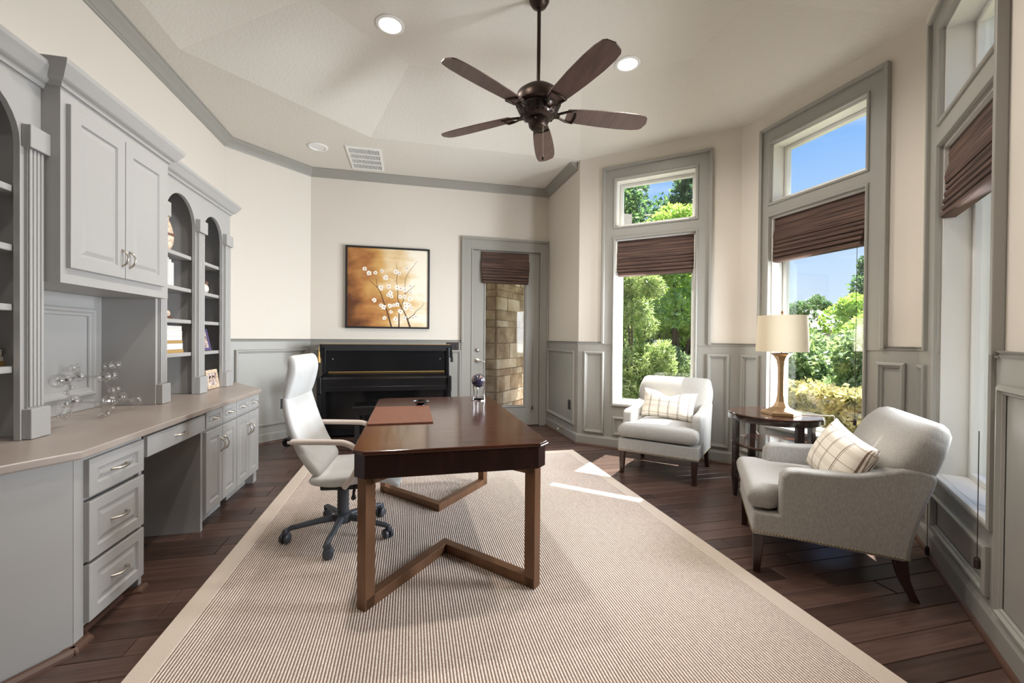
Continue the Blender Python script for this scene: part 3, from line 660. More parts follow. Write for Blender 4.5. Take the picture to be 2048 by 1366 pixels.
def pilaster(root, y0, y1, zcap, flutes=4):
    p = MB().box(XFB, XFB+.012, y0, y1, CZ+.13, zcap).build('pilaster', M_cab, root)
    w = (y1-y0)/flutes
    for i in range(flutes): MB().box(XFB+.012, XFB+.02, y0+w*i+w*.12, y0+w*(i+1)-w*.12, CZ+.135, zcap-.001).build('flute', M_cab, p, bevel=.004)
    MB().box(XFB, XFB+.034, y0-.012, y1+.012, CZ+.001, CZ+.13).build('plinth_block', M_cab, root, bevel=.003)
    MB().box(XFB, XFB+.034, y0-.014, y1+.014, zcap, zcap+.095).build('impost_block', M_cab, root, bevel=.003)
def bookcase(y0, y1, bays, pils, zs, ztop, label, shelves, crown_path):
    t = thing('bookcase', ((XBk+XFB)/2, (y0+y1)/2, CZ), label, 'bookcase', group='arched built-in bookcases')
    MB().box(XBk, XBk+.012, y0, y1, CZ+.001, ztop).build('back_panel', M_cab, t)
    ups = sorted({y0, y1, *[(bays[i][1]+bays[i+1][0])/2 for i in range(len(bays)-1)]})
    for u in ups:
        a, b = max(y0, u-.011), min(y1, u+.011)
        if u == y0: a, b = y0, y0+.02
        if u == y1: a, b = y1-.02, y1
        MB().box(XBk+.012, XFB-.022, a, b, CZ+.001, ztop).build('side_panel', M_cab, t)
    MB().box(XBk+.012, XFB-.022, y0+.02, y1-.02, ztop-.02, ztop).build('top_panel', M_cab, t)
    edges = [y0]+[v for bq in bays for v in bq]+[y1]
    for i in range(0, len(edges), 2): MB().box(XFB-.022, XFB, edges[i], edges[i+1], CZ+.001, zs).build('face_stile', M_cab, t)
    arch_header(y0, y1, bays, zs, ztop).build('arched_header', M_cab, t)
    lim = ups
    for i, bq in enumerate(bays):
        a = (lim[i]+(.02 if i == 0 else .011)); b = (lim[i+1]-(.02 if i == len(bays)-1 else .011))
        for z in shelves: MB().box(XBk+.012, XFB-.028, a, b, z-.014, z+.014).build('shelf', M_cab, t, bevel=.004)
    for (a, b) in pils: pilaster(t, a, b, zs-.01)
    cz = ztop-.02
    prof = [(0, cz), (.012, cz), (.016, cz+.018), (.03, cz+.024), (.036, cz+.03), (.055, cz+.062), (.066, cz+.078), (.07, cz+.095), (0, cz+.095)]
    MB().sweep(prof, crown_path).build('crown_moulding', M_cab, t)
    return t
SH = (1.086, 1.33, 1.565, 1.812)
bookcase(3.205, 4.365, [(3.315, 3.725), (3.85, 4.205)], [(3.228, 3.305), (3.74, 3.838), (4.222, 4.335)], 2.03, 2.335, 'tall arched bookcase with books, figurines and photo frames, right of the wall cabinet', SH, [(XFB, 3.2), (XFB, 4.365), (XBk, 4.365)])
bookcase(1.2, 2.33, [(1.33, 1.69), (1.81, 2.225)], [(1.215, 1.315), (1.70, 1.80), (2.245, 2.322)], 2.03, 2.335, 'arched bookcase cut off by the left edge, holding a small pile of books', (1.078, 1.34, 1.59, 1.838), [(XBk, 1.2), (XFB, 1.2), (XFB, 2.33)])
# central wall cabinet
t = thing('wall_cabinet', (-1.72, 2.76, 1.46), 'grey two-door wall cabinet with raised panels between the bookcases', 'cabinet')
XU = -1.53
MB().box(XBk, XU, 2.331, 3.20, 1.462, 2.36).build('body', M_cab, t)
for y0, y1, s in ((2.362, 2.742, 1), (2.748, 3.125, -1)): cdoor(t, XU, y0, y1, 1.532, 2.275, s, 1.64, .062)
MB().sweep([(0, 2.335), (.012, 2.335), (.016, 2.352), (.03, 2.358), (.036, 2.364), (.056, 2.396), (.066, 2.412), (.07, 2.432), (0, 2.432)], [(XBk, 2.331), (XU, 2.331), (XU, 3.20), (XBk, 3.20)]).build('crown_moulding', M_cab, t)
t = thing('back_panel', (-1.9, 2.77, CZ), 'grey framed back panel behind the glass sculpture', 'panel')
MB().box(XBk, XBk+.015, 2.331, 3.204, CZ+.001, 1.461).build('board', M_cab, t)
MB().frame(2.42, 3.13, .86, 1.385, [(0, .0), (0, .014), (.01, .022), (.022, .022), (.032, .01), (.045, .01), (.05, .002)], KM(XBk+.015)).build('panel_moulding', M_cab, t, smooth=30)

# ------------------------------------------------------------------ glass sculpture
gs = thing('glass_sculpture', (-1.62, 2.7, CZ), 'clear blown-glass molecule sculpture on the counter', 'sculpture')
SP = dict(A=(-1.6, 2.423, 1.011, .0307), B=(-1.57, 2.429, 1.016, .0222), C=(-1.64, 2.617, 1.014, .0251), D=(-1.62, 2.542, 1.063, .0162), E=(-1.65, 2.553, 1.054, .013), F=(-1.6, 2.549, 1.075, .0114), G=(-1.62, 2.529, .968, .0129), H=(-1.62, 2.505, .946, .0112), I=(-1.59, 2.503, .904, .0294), J=(-1.56, 2.404, .905, .0183), K=(-1.62, 2.465, .841, .0131), L=(-1.62, 2.497, .826, .0127), M=(-1.62, 2.526, .84, .0129), N=(-1.65, 2.811, .995, .032), O=(-1.6, 2.795, 1.001, .0236), P=(-1.62, 2.796, 1.054, .0199), Q=(-1.59, 2.807, 1.061, .0256), R=(-1.62, 2.825, .916, .0165), S=(-1.62, 2.869, .92, .0168), T=(-1.64, 2.924, .866, .0362), U=(-1.57, 2.72, .873, .0317), V=(-1.64, 2.773, .858, .0269), W=(-1.62, 2.825, .82, .0139), X=(-1.62, 2.744, .797, .017), Y=(-1.62, 2.785, .797, .0173), Z=(-1.62, 3.046, .829, .0288))
for k, (x, y, z, r) in SP.items(): MB().sphere((x, y, z), r*1.05, 24, 16).build('glass_bubble', M_bubble, gs, smooth=80)
for a, b in ('AB', 'BC', 'CD', 'CE', 'CF', 'BG', 'GH', 'HI', 'IJ', 'IL', 'JK', 'IM', 'CN', 'NO', 'NP', 'OQ', 'NR', 'RS', 'ST', 'TU', 'UV', 'IV', 'TZ', 'VX', 'UY', 'TW'):
    MB().tube([SP[a][:3], SP[b][:3]], .006, 8).build('glass_rod', M_bubble, gs, smooth=60)

# ------------------------------------------------------------------ shelf contents
def book(x0, x1, y0, y1, z0, z1, m, label, spine='x'):
    t = thing('book', ((x0+x1)/2, (y0+y1)/2, z0), label, 'book', group='books in the bookcases')
    c = .003
    if z1-z0 < (y1-y0):
        MB().box(x0+c, x1-c, y0+c, y1-c, z0+c, z1-c).build('pages', M_paper, t)
        for zz in ((z0, z0+c), (z1-c, z1)): MB().box(x0, x1, y0, y1, *zz).build('cover', m, t)
        MB().box(x1-c, x1, y0, y1, z0+c, z1-c).build('spine', m, t)
    else:
        MB().box(x0+c, x1-c, y0+c, y1-c, z0+c, z1-c).build('pages', M_paper, t)
        for yy in ((y0, y0+c), (y1-c, y1)): MB().box(x0, x1, *yy, z0, z1).build('cover', m, t)
        MB().box(x1-c, x1, y0+c, y1-c, z0, z1).build('spine', m, t)
z = SH[0]+.0145
hs_ = [(.024, M_goldbook, .02, 'gold-covered book, bottom of the stack under the rose figurine'), (.042, M_paper, .01, 'thick white book second from the bottom of the stack'), (.022, M_goldbook, .008, 'thin gold-covered book in the middle of the stack'), (.03, M_paper, 0, 'cream book just above the thin gold one'), (.038, M_paper, 0, 'white book second from the top of the stack'), (.034, M_paper, -.005, 'white book on top of the stack')]
for h, m, dy, lab in hs_:
    book(-1.86, -1.66, 3.40, 3.665+dy, z, z+h, m, lab); z += h+.001
for i, (y, h) in enumerate(((3.478, .2), (3.51, .19), (3.542, .17))):
    book(-1.84, -1.67, y, y+.028, SH[2]+.0145, SH[2]+.0145+h, M_paper, ('white upright book next to the shelf end', 'white upright book in the middle of three', 'shortest of the three white upright books')[i])
z = 1.078+.0145
for i, (h, m) in enumerate(((.02, M_goldbook), (.018, M_paper), (.03, M_paper))):
    book(-1.86, -1.68, 2.05, 2.262-.006*i, z, z+h, m, ('gold book at the bottom of the left-edge pile', 'thin white book in the left-edge pile', 'white book on top of the left-edge pile')[i]); z += h+.001
t = thing('rose_figurine', (-1.72, 3.55, SH[1]+.014), 'small pink rose figurine on a brown base', 'figurine')
MB().lathe([(.001, 0), (.045, 0), (.05, .012), (.035, .022), (.001, .022)], (-1.72, 3.55, SH[1]+.0145), 18).build('base', M_brownfig, t, smooth=40)
for i in range(5):
    a = 2*PI*i/5; MB().sphere((-1.72+.018*math.cos(a), 3.55+.018*math.sin(a), SH[1]+.055), .02, 10, 7, (1, 1, 1.2)).build('petal', M_ivory, t, smooth=80)
t = thing('bird_figurine', (-1.72, 4.165, SH[2]+.014), 'white bird figurine on the right bookcase shelf', 'figurine')
MB().lathe([(.001, 0), (.03, 0), (.03, .01), (.001, .012)], (-1.72, 4.165, SH[2]+.0145), 16).build('base', M_brownfig, t)
MB().sphere((-1.72, 4.165, SH[2]+.062), .038, 14, 10, (.8, 1, 1.1)).build('body', M_whitefig, t, smooth=80); MB().sphere((-1.72, 4.185, SH[2]+.112), .02, 12, 8).build('head', M_brownfig, t, smooth=80)
MB().tube([(-1.72, 4.135, SH[2]+.07), (-1.72, 4.115, SH[2]+.1), (-1.72, 4.12, SH[2]+.13)], [.016, .011, .004], 8).build('tail', M_whitefig, t, smooth=80)
t = thing('vase', (-1.7, 3.5, SH[3]+.014), 'brown and cream patterned vase on the top shelf', 'vase')
MB().lathe([(.001, 0), (.035, 0), (.055, .05), (.06, .11), (.045, .18), (.028, .22), (.036, .245), (.03, .245), (.022, .215), (.001, .2)], (-1.7, 3.5, SH[3]+.0145), 24).build('body', M_ivory, t, smooth=60)
MB().lathe([(.0605, .1), (.0615, .11), (.0605, .12)], (-1.7, 3.5, SH[3]+.0145), 24).build('band', M_brownfig, t)
t = thing('obelisk', (-1.72, 4.10, SH[3]+.014), 'slim white tapered ornament on the top shelf of the right bay', 'ornament')
MB().box(-1.75, -1.69, 4.07, 4.13, SH[3]+.0145, SH[3]+.035).build('base', M_brownfig, t)
MB().prism([(-1.74, 4.08), (-1.70, 4.08), (-1.70, 4.12), (-1.74, 4.12)], SH[3]+.035, SH[3]+.235, scale1=.35).build('shaft', M_whitefig, t)
def pframe(y0, y1, z0, h, x, m, label, tilt=.2, wide=.022):
    t = thing('photo_frame', (x, (y0+y1)/2, z0), label, 'picture frame', group='photo frames in the bookcase')
    Mt = Matrix.Translation((x, 0, z0)) @ Matrix.Rotation(-tilt, 4, 'Y')
    K = Mt @ KM(0)
    fm = MB()
    for b in ((y0, y0+wide, 0, h), (y1-wide, y1, 0, h), (y0+wide, y1-wide, 0, wide), (y0+wide, y1-wide, h-wide, h)): fm.box(b[0], b[1], 0, .016, b[2], b[3], K)
    fm.build('frame', m, t, bevel=.003)
    MB().box(y0+wide*.8, y1-wide*.8, .002, .008, wide*.8, h-wide*.8, K).build('photo', mat('photo_print', (150, 128, 130), .3, noise=((40, 40, 40), (232, 214, 204), 3, .4, .6)), t)
    W_ = y1-y0
    for f_, mm in ((.36, 0), (.64, 0)):
        c = K @ Vector((y0+W_*f_, .0085, h*.5))
        MB().lathe([(.001, 0), (.2*min(W_, h)*.7, 0), (.2*min(W_, h)*.7, .0006), (.001, .0008)], n=14, M=K @ Matrix.Translation((y0+W_*f_, .0082, h*.55)) @ Matrix.Rotation(-PI/2, 4, 'X')).build('printed_hair', M_plate, t)
        MB().lathe([(.001, 0), (.2*min(W_, h)*.45, 0), (.2*min(W_, h)*.45, .0006), (.001, .0008)], n=14, M=K @ Matrix.Translation((y0+W_*f_, .0092, h*.5)) @ Matrix.Rotation(-PI/2, 4, 'X')).build('printed_face', M_ivory, t)
    MB().box((y0+y1)/2-.01, (y0+y1)/2+.01, -.05, 0, 0, .006, Matrix.Translation((x, 0, z0)) @ KM(0)).build('strut', M_blackmat, t)
pframe(4.02, 4.19, SH[0]+.0145, .185, -1.69, M_purple, 'small photo frame with a purple edge on the right bookcase shelf')
pframe(3.99, 4.20, CZ+.0005, .16, -1.63, M_ivory, 'ivory mottled photo frame standing on the counter', .15, .03)

# ================================================================== piano and painting
pn = thing('upright_piano', (-.27, 5.5, 0), 'black upright piano against the back wall', 'piano')
PX0, PX1 = -1.015, .475
MB().box(PX0+.03, PX1-.03, 5.45, 5.735, .04, 1.10).build('case', M_black, pn)
MB().box(PX0+.01, PX1-.01, 5.42, 5.738, 1.10, 1.13).build('lid', M_black, pn, bevel=.006)
for x0 in (PX0, PX1-.04): MB().box(x0, x0+.04, 5.40, 5.735, 0, 1.1).build('side', M_black, pn, bevel=.004)
MB().box(PX0+.04, PX1-.04, 5.425, 5.449, .80, 1.09).build('upper_panel', M_black, pn)
MB().box(PX0+.04, PX1-.04, 5.43, 5.449, .12, .58).build('lower_panel', M_black, pn)
MB().box(PX0+.005, PX1-.005, 5.14, 5.425, .60, .66).build('key_bed', M_black, pn, bevel=.006)
MB().prism([(5.15, .66), (5.15, .745), (5.19, .765), (5.42, .80), (5.42, .66)], PX0+.05, PX1-.05, Matrix(((0, 0, 1, 0), (1, 0, 0, 0), (0, 1, 0, 0), (0, 0, 0, 1)))).build('fallboard', M_black, pn)
MB().box(PX0+.07, PX1-.06, 5.405, 5.424, .803, .808).build('gold_felt_strip', M_gold, pn)
for x0 in (PX0-.005, PX1-.045):
    MB().box(x0, x0+.05, 5.12, 5.40, .58, .77).build('arm', M_black, pn, bevel=.012, seg=3)
    MB().box(x0+.002, x0+.046, 5.14, 5.20, .03, .58).build('leg', M_black, pn, bevel=.004)
    MB().box(x0-.002, x0+.05, 5.10, 5.40, 0, .035).build('toe', M_black, pn, bevel=.006)
for x in (-.34, -.27, -.20): MB().box(x-.012, x+.012, 5.34, 5.44, .07, .08).build('pedal', M_brass, pn, bevel=.003)
for x in (-.90, .36): MB().sphere((x, 5.424, .96), .008, 10, 6).build('panel_knob', M_nickel, pn)
cv = thing('piano_cover', (-.27, 5.55, 1.131), 'black velvet piano cover with gold trim and corner tassels', 'cover')
MB().box(PX0-.004, PX1+.004, 5.412, 5.742, 1.131, 1.137).build('cloth', M_velvet, cv)
MB().box(PX0-.004, PX1+.004, 5.404, 5.411, 1.06, 1.137).build('front_drop', M_velvet, cv)
MB().box(PX0-.004, PX1+.004, 5.406, 5.412, 1.1372, 1.142).build('gold_edge', M_gold, cv)
for x, m, L in ((PX0-.02, M_gold, .2), (PX1+.016, M_velvet, .2)):
    MB().box(x-.008, x+.012, 5.412, 5.70, .97, 1.137).build('side_drop', M_velvet, cv)
    MB().lathe([(.002, 0), (.018, 0), (.016, .06), (.009, .085), (.013, .1), (.004, .14), (.003, .19)], (x-.012 if x < 0 else x+.014, 5.40, .92), 10).build('tassel', m, cv, smooth=60)
bn = thing('piano_bench', (-.25, 4.92, 0), 'black piano bench partly hidden by the desk', 'bench')
MB().box(-.6, .1, 4.76, 5.08, .45, .49).build('seat', M_black, bn, bevel=.008)
MB().box(-.57, .07, 4.79, 5.05, .39, .45).build('apron', M_black, bn)
for x in (-.575, .025):
    for y in (4.785, 5.005): MB().box(x, x+.05, y, y+.05, 0, .45).build('leg', M_black, bn)

pt = thing('painting', (-.285, 5.775, 1.34), 'square framed painting of white blossom branches on gold', 'painting')
AX0, AX1, AZ0, AZ1 = -.808, .238, 1.338, 2.385; YP = 5.775
for b in ((AX0, AX0+.022, AZ0, AZ1), (AX1-.022, AX1, AZ0, AZ1), (AX0+.022, AX1-.022, AZ0, AZ0+.022), (AX0+.022, AX1-.022, AZ1-.022, AZ1)): MB().box(b[0], b[1], YP-.045, YP, b[2], b[3]).build('frame', M_blackmat, pt)
M_art = bpy.data.materials.new('painted_canvas'); M_art.use_nodes = True
nt = M_art.node_tree; b = nt.nodes['Principled BSDF']; b.inputs['Roughness'].default_value = .55
tc = nt.nodes.new('ShaderNodeTexCoord'); sp = nt.nodes.new('ShaderNodeSeparateXYZ'); nt.links.new(tc.outputs['Generated'], sp.inputs[0])
n1 = nt.nodes.new('ShaderNodeTexNoise'); n1.inputs['Scale'].default_value = 1; n1.inputs['Detail'].default_value = 7
mp = nt.nodes.new('ShaderNodeMapping'); mp.inputs['Scale'].default_value = (2.6, 1, 5); nt.links.new(tc.outputs['Generated'], mp.inputs[0]); nt.links.new(mp.outputs[0], n1.inputs[0])
a1 = nt.nodes.new('ShaderNodeMath'); a1.operation = 'MULTIPLY'; a1.inputs[1].default_value = 1.05; nt.links.new(n1.outputs[0], a1.inputs[0])
a2 = nt.nodes.new('ShaderNodeMath'); a2.operation = 'MULTIPLY_ADD'; a2.inputs[1].default_value = .85; nt.links.new(sp.outputs['X'], a2.inputs[0]); nt.links.new(a1.outputs[0], a2.inputs[2])
a3 = nt.nodes.new('ShaderNodeMath'); a3.operation = 'MULTIPLY_ADD'; a3.inputs[1].default_value = .22; nt.links.new(sp.outputs['Z'], a3.inputs[0]); nt.links.new(a2.outputs[0], a3.inputs[2])
r = nt.nodes.new('ShaderNodeValToRGB'); e = r.color_ramp.elements
e[0].position = .42; e[0].color = lin((92, 52, 24))+(1,); e[1].position = 1.0; e[1].color = lin((246, 236, 216))+(1,)
for p_, c_ in ((.58, (168, 110, 58)), (.74, (206, 160, 92)), (.88, (232, 208, 166))): k = e.new(p_); k.color = lin(c_)+(1,)
sc_ = nt.nodes.new('ShaderNodeMath'); sc_.operation = 'MULTIPLY'; sc_.inputs[1].default_value = .72; nt.links.new(a3.outputs[0], sc_.inputs[0])
nt.links.new(sc_.outputs[0], r.inputs[0]); nt.links.new(r.outputs[0], b.inputs['Base Color'])
MB().box(AX0+.022, AX1-.022, YP-.03, YP-.004, AZ0+.022, AZ1-.022).build('canvas', M_art, pt)
def ap(u, v): return Vector((AX0+.022+u*(AX1-AX0-.044), YP-.0312, AZ0+.022+v*(AZ1-AZ0-.044)))
def tr(zx, zy): return ((zx-120)/1150, (1245-zy)/1110)
branches = [[(740, 1245, 14), (715, 1150, 12), (670, 1000, 9), (620, 870, 8), (590, 770, 6), (540, 690, 5), (430, 590, 3)], [(540, 690, 4), (520, 570, 3)], [(850, 1245, 13), (850, 1060, 9), (870, 980, 6)], [(1010, 1245, 17), (970, 1130, 13), (930, 1040, 9), (880, 960, 8), (830, 850, 6), (825, 640, 4), (810, 590, 4), (825, 480, 3), (810, 350, 2)], [(880, 960, 6), (915, 850, 5), (935, 770, 4), (1080, 640, 3)], [(935, 770, 4), (935, 560, 3), (980, 460, 3), (1070, 340, 2), (1110, 290, 2)], [(980, 1130, 8), (1070, 1060, 6), (1090, 1020, 4), (1180, 950, 3), (1215, 890, 2)]]
bm_ = MB()
for br in branches:
    L = []
    for i, (x, y, w) in enumerate(br):
        p = ap(*tr(x, y)); q = ap(*tr(*br[min(i+1, len(br)-1)][:2])); p0 = ap(*tr(*br[max(i-1, 0)][:2])); d = (q-p0).normalized(); nn = Vector((d.z, 0, -d.x)); ww = w/1150
        L.append([p+nn*ww*.8, p-nn*ww*.8])
    for i in range(len(L)-1):
        vs = [L[i][0], L[i][1], L[i+1][1], L[i+1][0]]; bm_.add(vs+[v+Vector((0, .0008, 0)) for v in vs], [(0, 1, 2, 3), (7, 6, 5, 4), (0, 4, 5, 1), (1, 5, 6, 2), (2, 6, 7, 3), (3, 7, 4, 0)])
bm_.build('painted_branches', mat('paint_brown', (74, 46, 34), .6), pt)
bl_ = MB(); bc = MB()
pts_ = [(590, 690), (690, 790), (720, 760), (740, 810), (820, 680), (870, 690), (935, 705), (865, 810), (930, 810), (1005, 835), (800, 455), (850, 475), (655, 545), (510, 480), (495, 870), (590, 940), (630, 965), (715, 945), (770, 935), (825, 925), (735, 1030), (870, 1020), (950, 970), (1030, 980), (990, 920), (940, 920), (640, 1120), (800, 1130), (930, 1110), (1010, 650), (1015, 745), (960, 400), (700, 670), (360, 430), (420, 490), (600, 450), (1050, 1110), (1095, 1090)]
for (x, y) in pts_:
    rr = random.uniform(.021, .032)
    for k in range(5):
        a = 2*PI*k/5+random.random(); c = ap(*tr(x, y)); c = c+Vector((math.cos(a)*rr*.6, -.0006-.00035*k-.0001*random.random(), math.sin(a)*rr*.6)); n_ = 8
        ring = [c+Vector((math.cos(2*PI*i/n_)*rr*.55, 0, math.sin(2*PI*i/n_)*rr*.55)) for i in range(n_)]
        bl_.add(ring+[p+Vector((0, .0012, 0)) for p in ring], [tuple(range(n_)), tuple(range(2*n_-1, n_-1, -1))]+[(i, n_+i, n_+(i+1) % n_, (i+1) % n_) for i in range(n_)])
    c = ap(*tr(x, y))+Vector((0, -.0026, 0)); ring = [c+Vector((math.cos(2*PI*i/8)*.0065, 0, math.sin(2*PI*i/8)*.0065)) for i in range(8)]
    bc.add(ring+[p+Vector((0, .0006, 0)) for p in ring], [tuple(range(8)), tuple(range(15, 7, -1))]+[(i, 8+i, 8+(i+1) % 8, (i+1) % 8) for i in range(8)])
bl_.build('painted_blossoms', mat('paint_white', (240, 232, 220), .6), pt); bc.build('blossom_centres', mat('paint_umber', (96, 72, 58), .6), pt)

# ================================================================== desk
dk = thing('writing_desk', (.2, 2.75, RUGZ), 'dark mahogany writing desk with bronze angular legs', 'desk')
DX0, DX1, DY0_, DY1_, DZ = -.245, .648, 1.925, 3.575, .735
def cham(x0, x1, y0, y1, c): return [(x0+c, y0), (x1-c, y0), (x1, y0+c), (x1, y1-c), (x1-c, y1), (x0+c, y1), (x0, y1-c), (x0, y0+c)]
MB().prism(cham(DX0, DX1, DY0_, DY1_, .05), DZ-.018, DZ).build('desk_top', M_deskwood, dk, bevel=.004, seg=2)
MB().prism(cham(DX0+.007, DX1-.007, DY0_+.007, DY1_-.007, .048), DZ-.122, DZ-.0185).build('apron', M_apron, dk)
MB().tube([(DX1-.052, DY0_-.003, DZ-.014), (DX1+.003, DY0_+.052, DZ-.014)], .006, 8).build('corner_cap', M_deskwood, dk)
ft = DZ-.1225
for y_leg, y_v in ((1.99, 2.46), (3.51, 3.04)):
    s = 1 if y_v > y_leg else -1; xa, xb, xm = -.205, .605, .2; w = .052
    d = Vector((xm-xa, y_v-y_leg)).normalized(); nrm = Vector((-d.y, d.x))*s
    def vp(side):
        A = Vector((xa, y_leg)); Bv = Vector((xm, y_v)); Cc = Vector((xb, y_leg)); h = w/2*side
        kv = h/ math.cos(math.atan2(abs(d.y), abs(d.x)))
        return [A+nrm*h, Vector((xm, y_v+s*kv)), Vector((xb, y_leg))+Vector((-nrm.x, nrm.y))*h]
    o_ = vp(1); i_ = vp(-1)
    for (z0, z1, nm) in ((RUGZ, RUGZ+.05, 'floor_rail'), (ft-.045, ft, 'upper_rail')):
        for (p, q, r_, u) in ((o_[0], o_[1], i_[1], i_[0]), (o_[1], o_[2], i_[2], i_[1])):
            MB().prism([tuple(p), tuple(q), tuple(r_), tuple(u)], z0, z1).build(nm, M_bronzeleg, dk, bevel=.002)
    for (p, u, sg) in ((o_[0], i_[0], 1), (o_[2], i_[2], -1)):
        dd = Vector((d.x*sg, d.y)); e_ = .055
        MB().prism([tuple(p-dd*.004), tuple(p+dd*e_), tuple(u+dd*e_), tuple(u-dd*.004)], RUGZ, ft).build('leg', M_bronzeleg, dk, bevel=.002)
pad = MB().prism([(-.235, 2.50), (.13, 2.50), (.13, 3.1), (-.235, 3.1)], DZ+.0005, DZ+.008).build('desk_pad', M_leather, bevel=.002)
tag(pad, 'brown leather desk pad on the desk', 'desk pad')
gl = thing('globe', (.525, 3.35, DZ), 'dark shiny globe on a clear stand on the desk', 'globe')
MB().sphere((.525, 3.35, DZ+.155), .055, 28, 18).build('sphere', M_globe, gl, smooth=80)
for k in range(3):
    a = PI/2+2*PI*k/3; cx, cy = math.cos(a), math.sin(a)
    MB().tube([(.525+cx*.052, 3.35+cy*.052, DZ+.003), (.525+cx*.042, 3.35+cy*.042, DZ+.06), (.525+cx*.05, 3.35+cy*.05, DZ+.118)], .005, 8).build('stand_leg', M_chrome, gl, smooth=60)
MB().lathe([(.05, 0), (.055, 0), (.055, .006), (.05, .006), (.05, 0)], (.525, 3.35, DZ+.0005), 24).build('stand_ring', M_chrome, gl)
ds = thing('trinket_dish', (.09, 3.18, DZ), 'small round black dish with a chrome rim behind the desk pad', 'dish')
MB().lathe([(.001, 0), (.035, 0), (.035, .006), (.02, .012), (.055, .022), (.06, .03), (.05, .028), (.001, .02)], (.075, 3.17, DZ+.0005), 24).build('bowl', M_black, ds, smooth=50)
MB().lathe([(.057, .027), (.062, .029), (.062, .033), (.057, .033), (.057, .027)], (.075, 3.17, DZ+.0005), 24).build('rim', M_chrome, ds)

# ================================================================== upholstered lofts
def loft(stations, n=28, p=4.5, axis='y'):
    """stations = [(x, z, width, thick)] in the local XZ plane; rounded-rectangle sections"""
    L = []; N = len(stations)
    for i, (x, z, w, t) in enumerate(stations):
        x0, z0 = stations[max(i-1, 0)][:2]; x1, z1 = stations[min(i+1, N-1)][:2]
        d = Vector((x1-x0, z1-z0)).normalized(); nx, nz = -d.y, d.x
        ring = []
        for k in range(n):
            a = 2*PI*k/n; c, s = math.cos(a), math.sin(a)
            yy = w/2*math.copysign(abs(c)**(2/p), c); dd = t/2*math.copysign(abs(s)**(2/p*1.4), s)
            ring.append((x+nx*dd, yy, z+nz*dd))
        L.append(ring)
    return MB().loops(L)
def spline(pts, k=5):
    out = []; N = len(pts)
    for i in range(N-1):
        p0 = np.array(pts[max(i-1, 0)]); p1 = np.array(pts[i]); p2 = np.array(pts[i+1]); p3 = np.array(pts[min(i+2, N-1)])
        for j in range(k):
            t = j/k; out.append(tuple(.5*((2*p1)+(-p0+p2)*t+(2*p0-5*p1+4*p2-p3)*t*t+(-p0+3*p1-3*p2+p3)*t**3)))
    out.append(tuple(pts[-1])); return out
def ends(st, r=.35):
    """round both ends of a loft"""
    a, b = st[0], st[1]; c, d = st[-1], st[-2]; out = list(st)
    def cap(p, q):
        v = Vector((p[0]-q[0], p[1]-q[1])).normalized(); t = p[3]*.5
        return [(p[0]+v.x*t*.55, p[1]+v.y*t*.55, p[2]-t*.25, p[3]*.8), (p[0]+v.x*t*.9, p[1]+v.y*t*.9, p[2]-t*.8, p[3]*.42), (p[0]+v.x*t, p[1]+v.y*t, p[2]-t*1.4, p[3]*.06)]
    return list(reversed(cap(a, b)))+out+cap(c, d)

# ------------------------------------------------------------------ office chair
oc = thing('office_chair', (-.40, 2.80, RUGZ), 'white leather high-back office chair on a charcoal five-star base', 'chair', rz=math.radians(-4))
def L_(m, name, mt, par=None, **k): return m.build(name, mt, par or oc, local=True, **k)
back = ends(spline([(-.105, .455, .47, .075), (-.165, .55, .49, .075), (-.215, .67, .50, .07), (-.25, .79, .485, .062), (-.262, .86, .46, .05)], 5))
L_(loft(back), 'backrest', M_whiteleather, smooth=60)
head = ends(spline([(-.262, .868, .455, .05), (-.25, .93, .45, .075), (-.232, 1.02, .435, .08), (-.235, 1.07, .425, .075)], 5))
L_(loft(head), 'headrest', M_whiteleather, smooth=60)
seat = ends(spline([(-.10, .40, .49, .075), (0, .395, .51, .085), (.15, .41, .51, .085), (.27, .405, .5, .08), (.335, .37, .48, .06)], 5))
L_(loft(seat), 'seat', M_whiteleather, smooth=60)
for s in (-1, 1):
    y = s*.285
    pts = [(-.225, y, .64), (-.12, y, .637), (0, y, .632), (.07, y, .625), (.125, y, .59), (.145, y, .53), (.12, y, .45), (.06, y*.9, .37)]
    ar = L_(MB().tube(spline(pts, 4), .0165, 12), 'armrest', M_armrest, smooth=60)
    L_(MB().lathe([(.001, 0), (.026, 0), (.026, .02), (.018, .028), (.001, .028)], n=20, M=Matrix.Translation((-.228, y-.014*s, .64)) @ Matrix.Rotation(-PI/2*s, 4, 'X')), 'arm_pivot', M_black, ar, smooth=40)
L_(MB().prism([(-.12, -.07), (.1, -.075), (.13, 0), (.1, .075), (-.12, .07)], .29, .35), 'tilt_mechanism', M_blackmat, bevel=.012, seg=3)
L_(MB().tube([(.08, -.06, .315), (.1, -.2, .31), (.11, -.255, .308)], [.008, .008, .014], 10), 'lever', M_blackmat, smooth=60)
L_(MB().lathe([(.034, .09), (.034, .29), (.001, .29), (.001, .09)], n=24), 'column', M_charcoal, smooth=40)
L_(MB().lathe([(.001, .075), (.05, .075), (.055, .1), (.05, .125), (.034, .135), (.001, .135)], n=24), 'hub', M_charcoal, smooth=40)
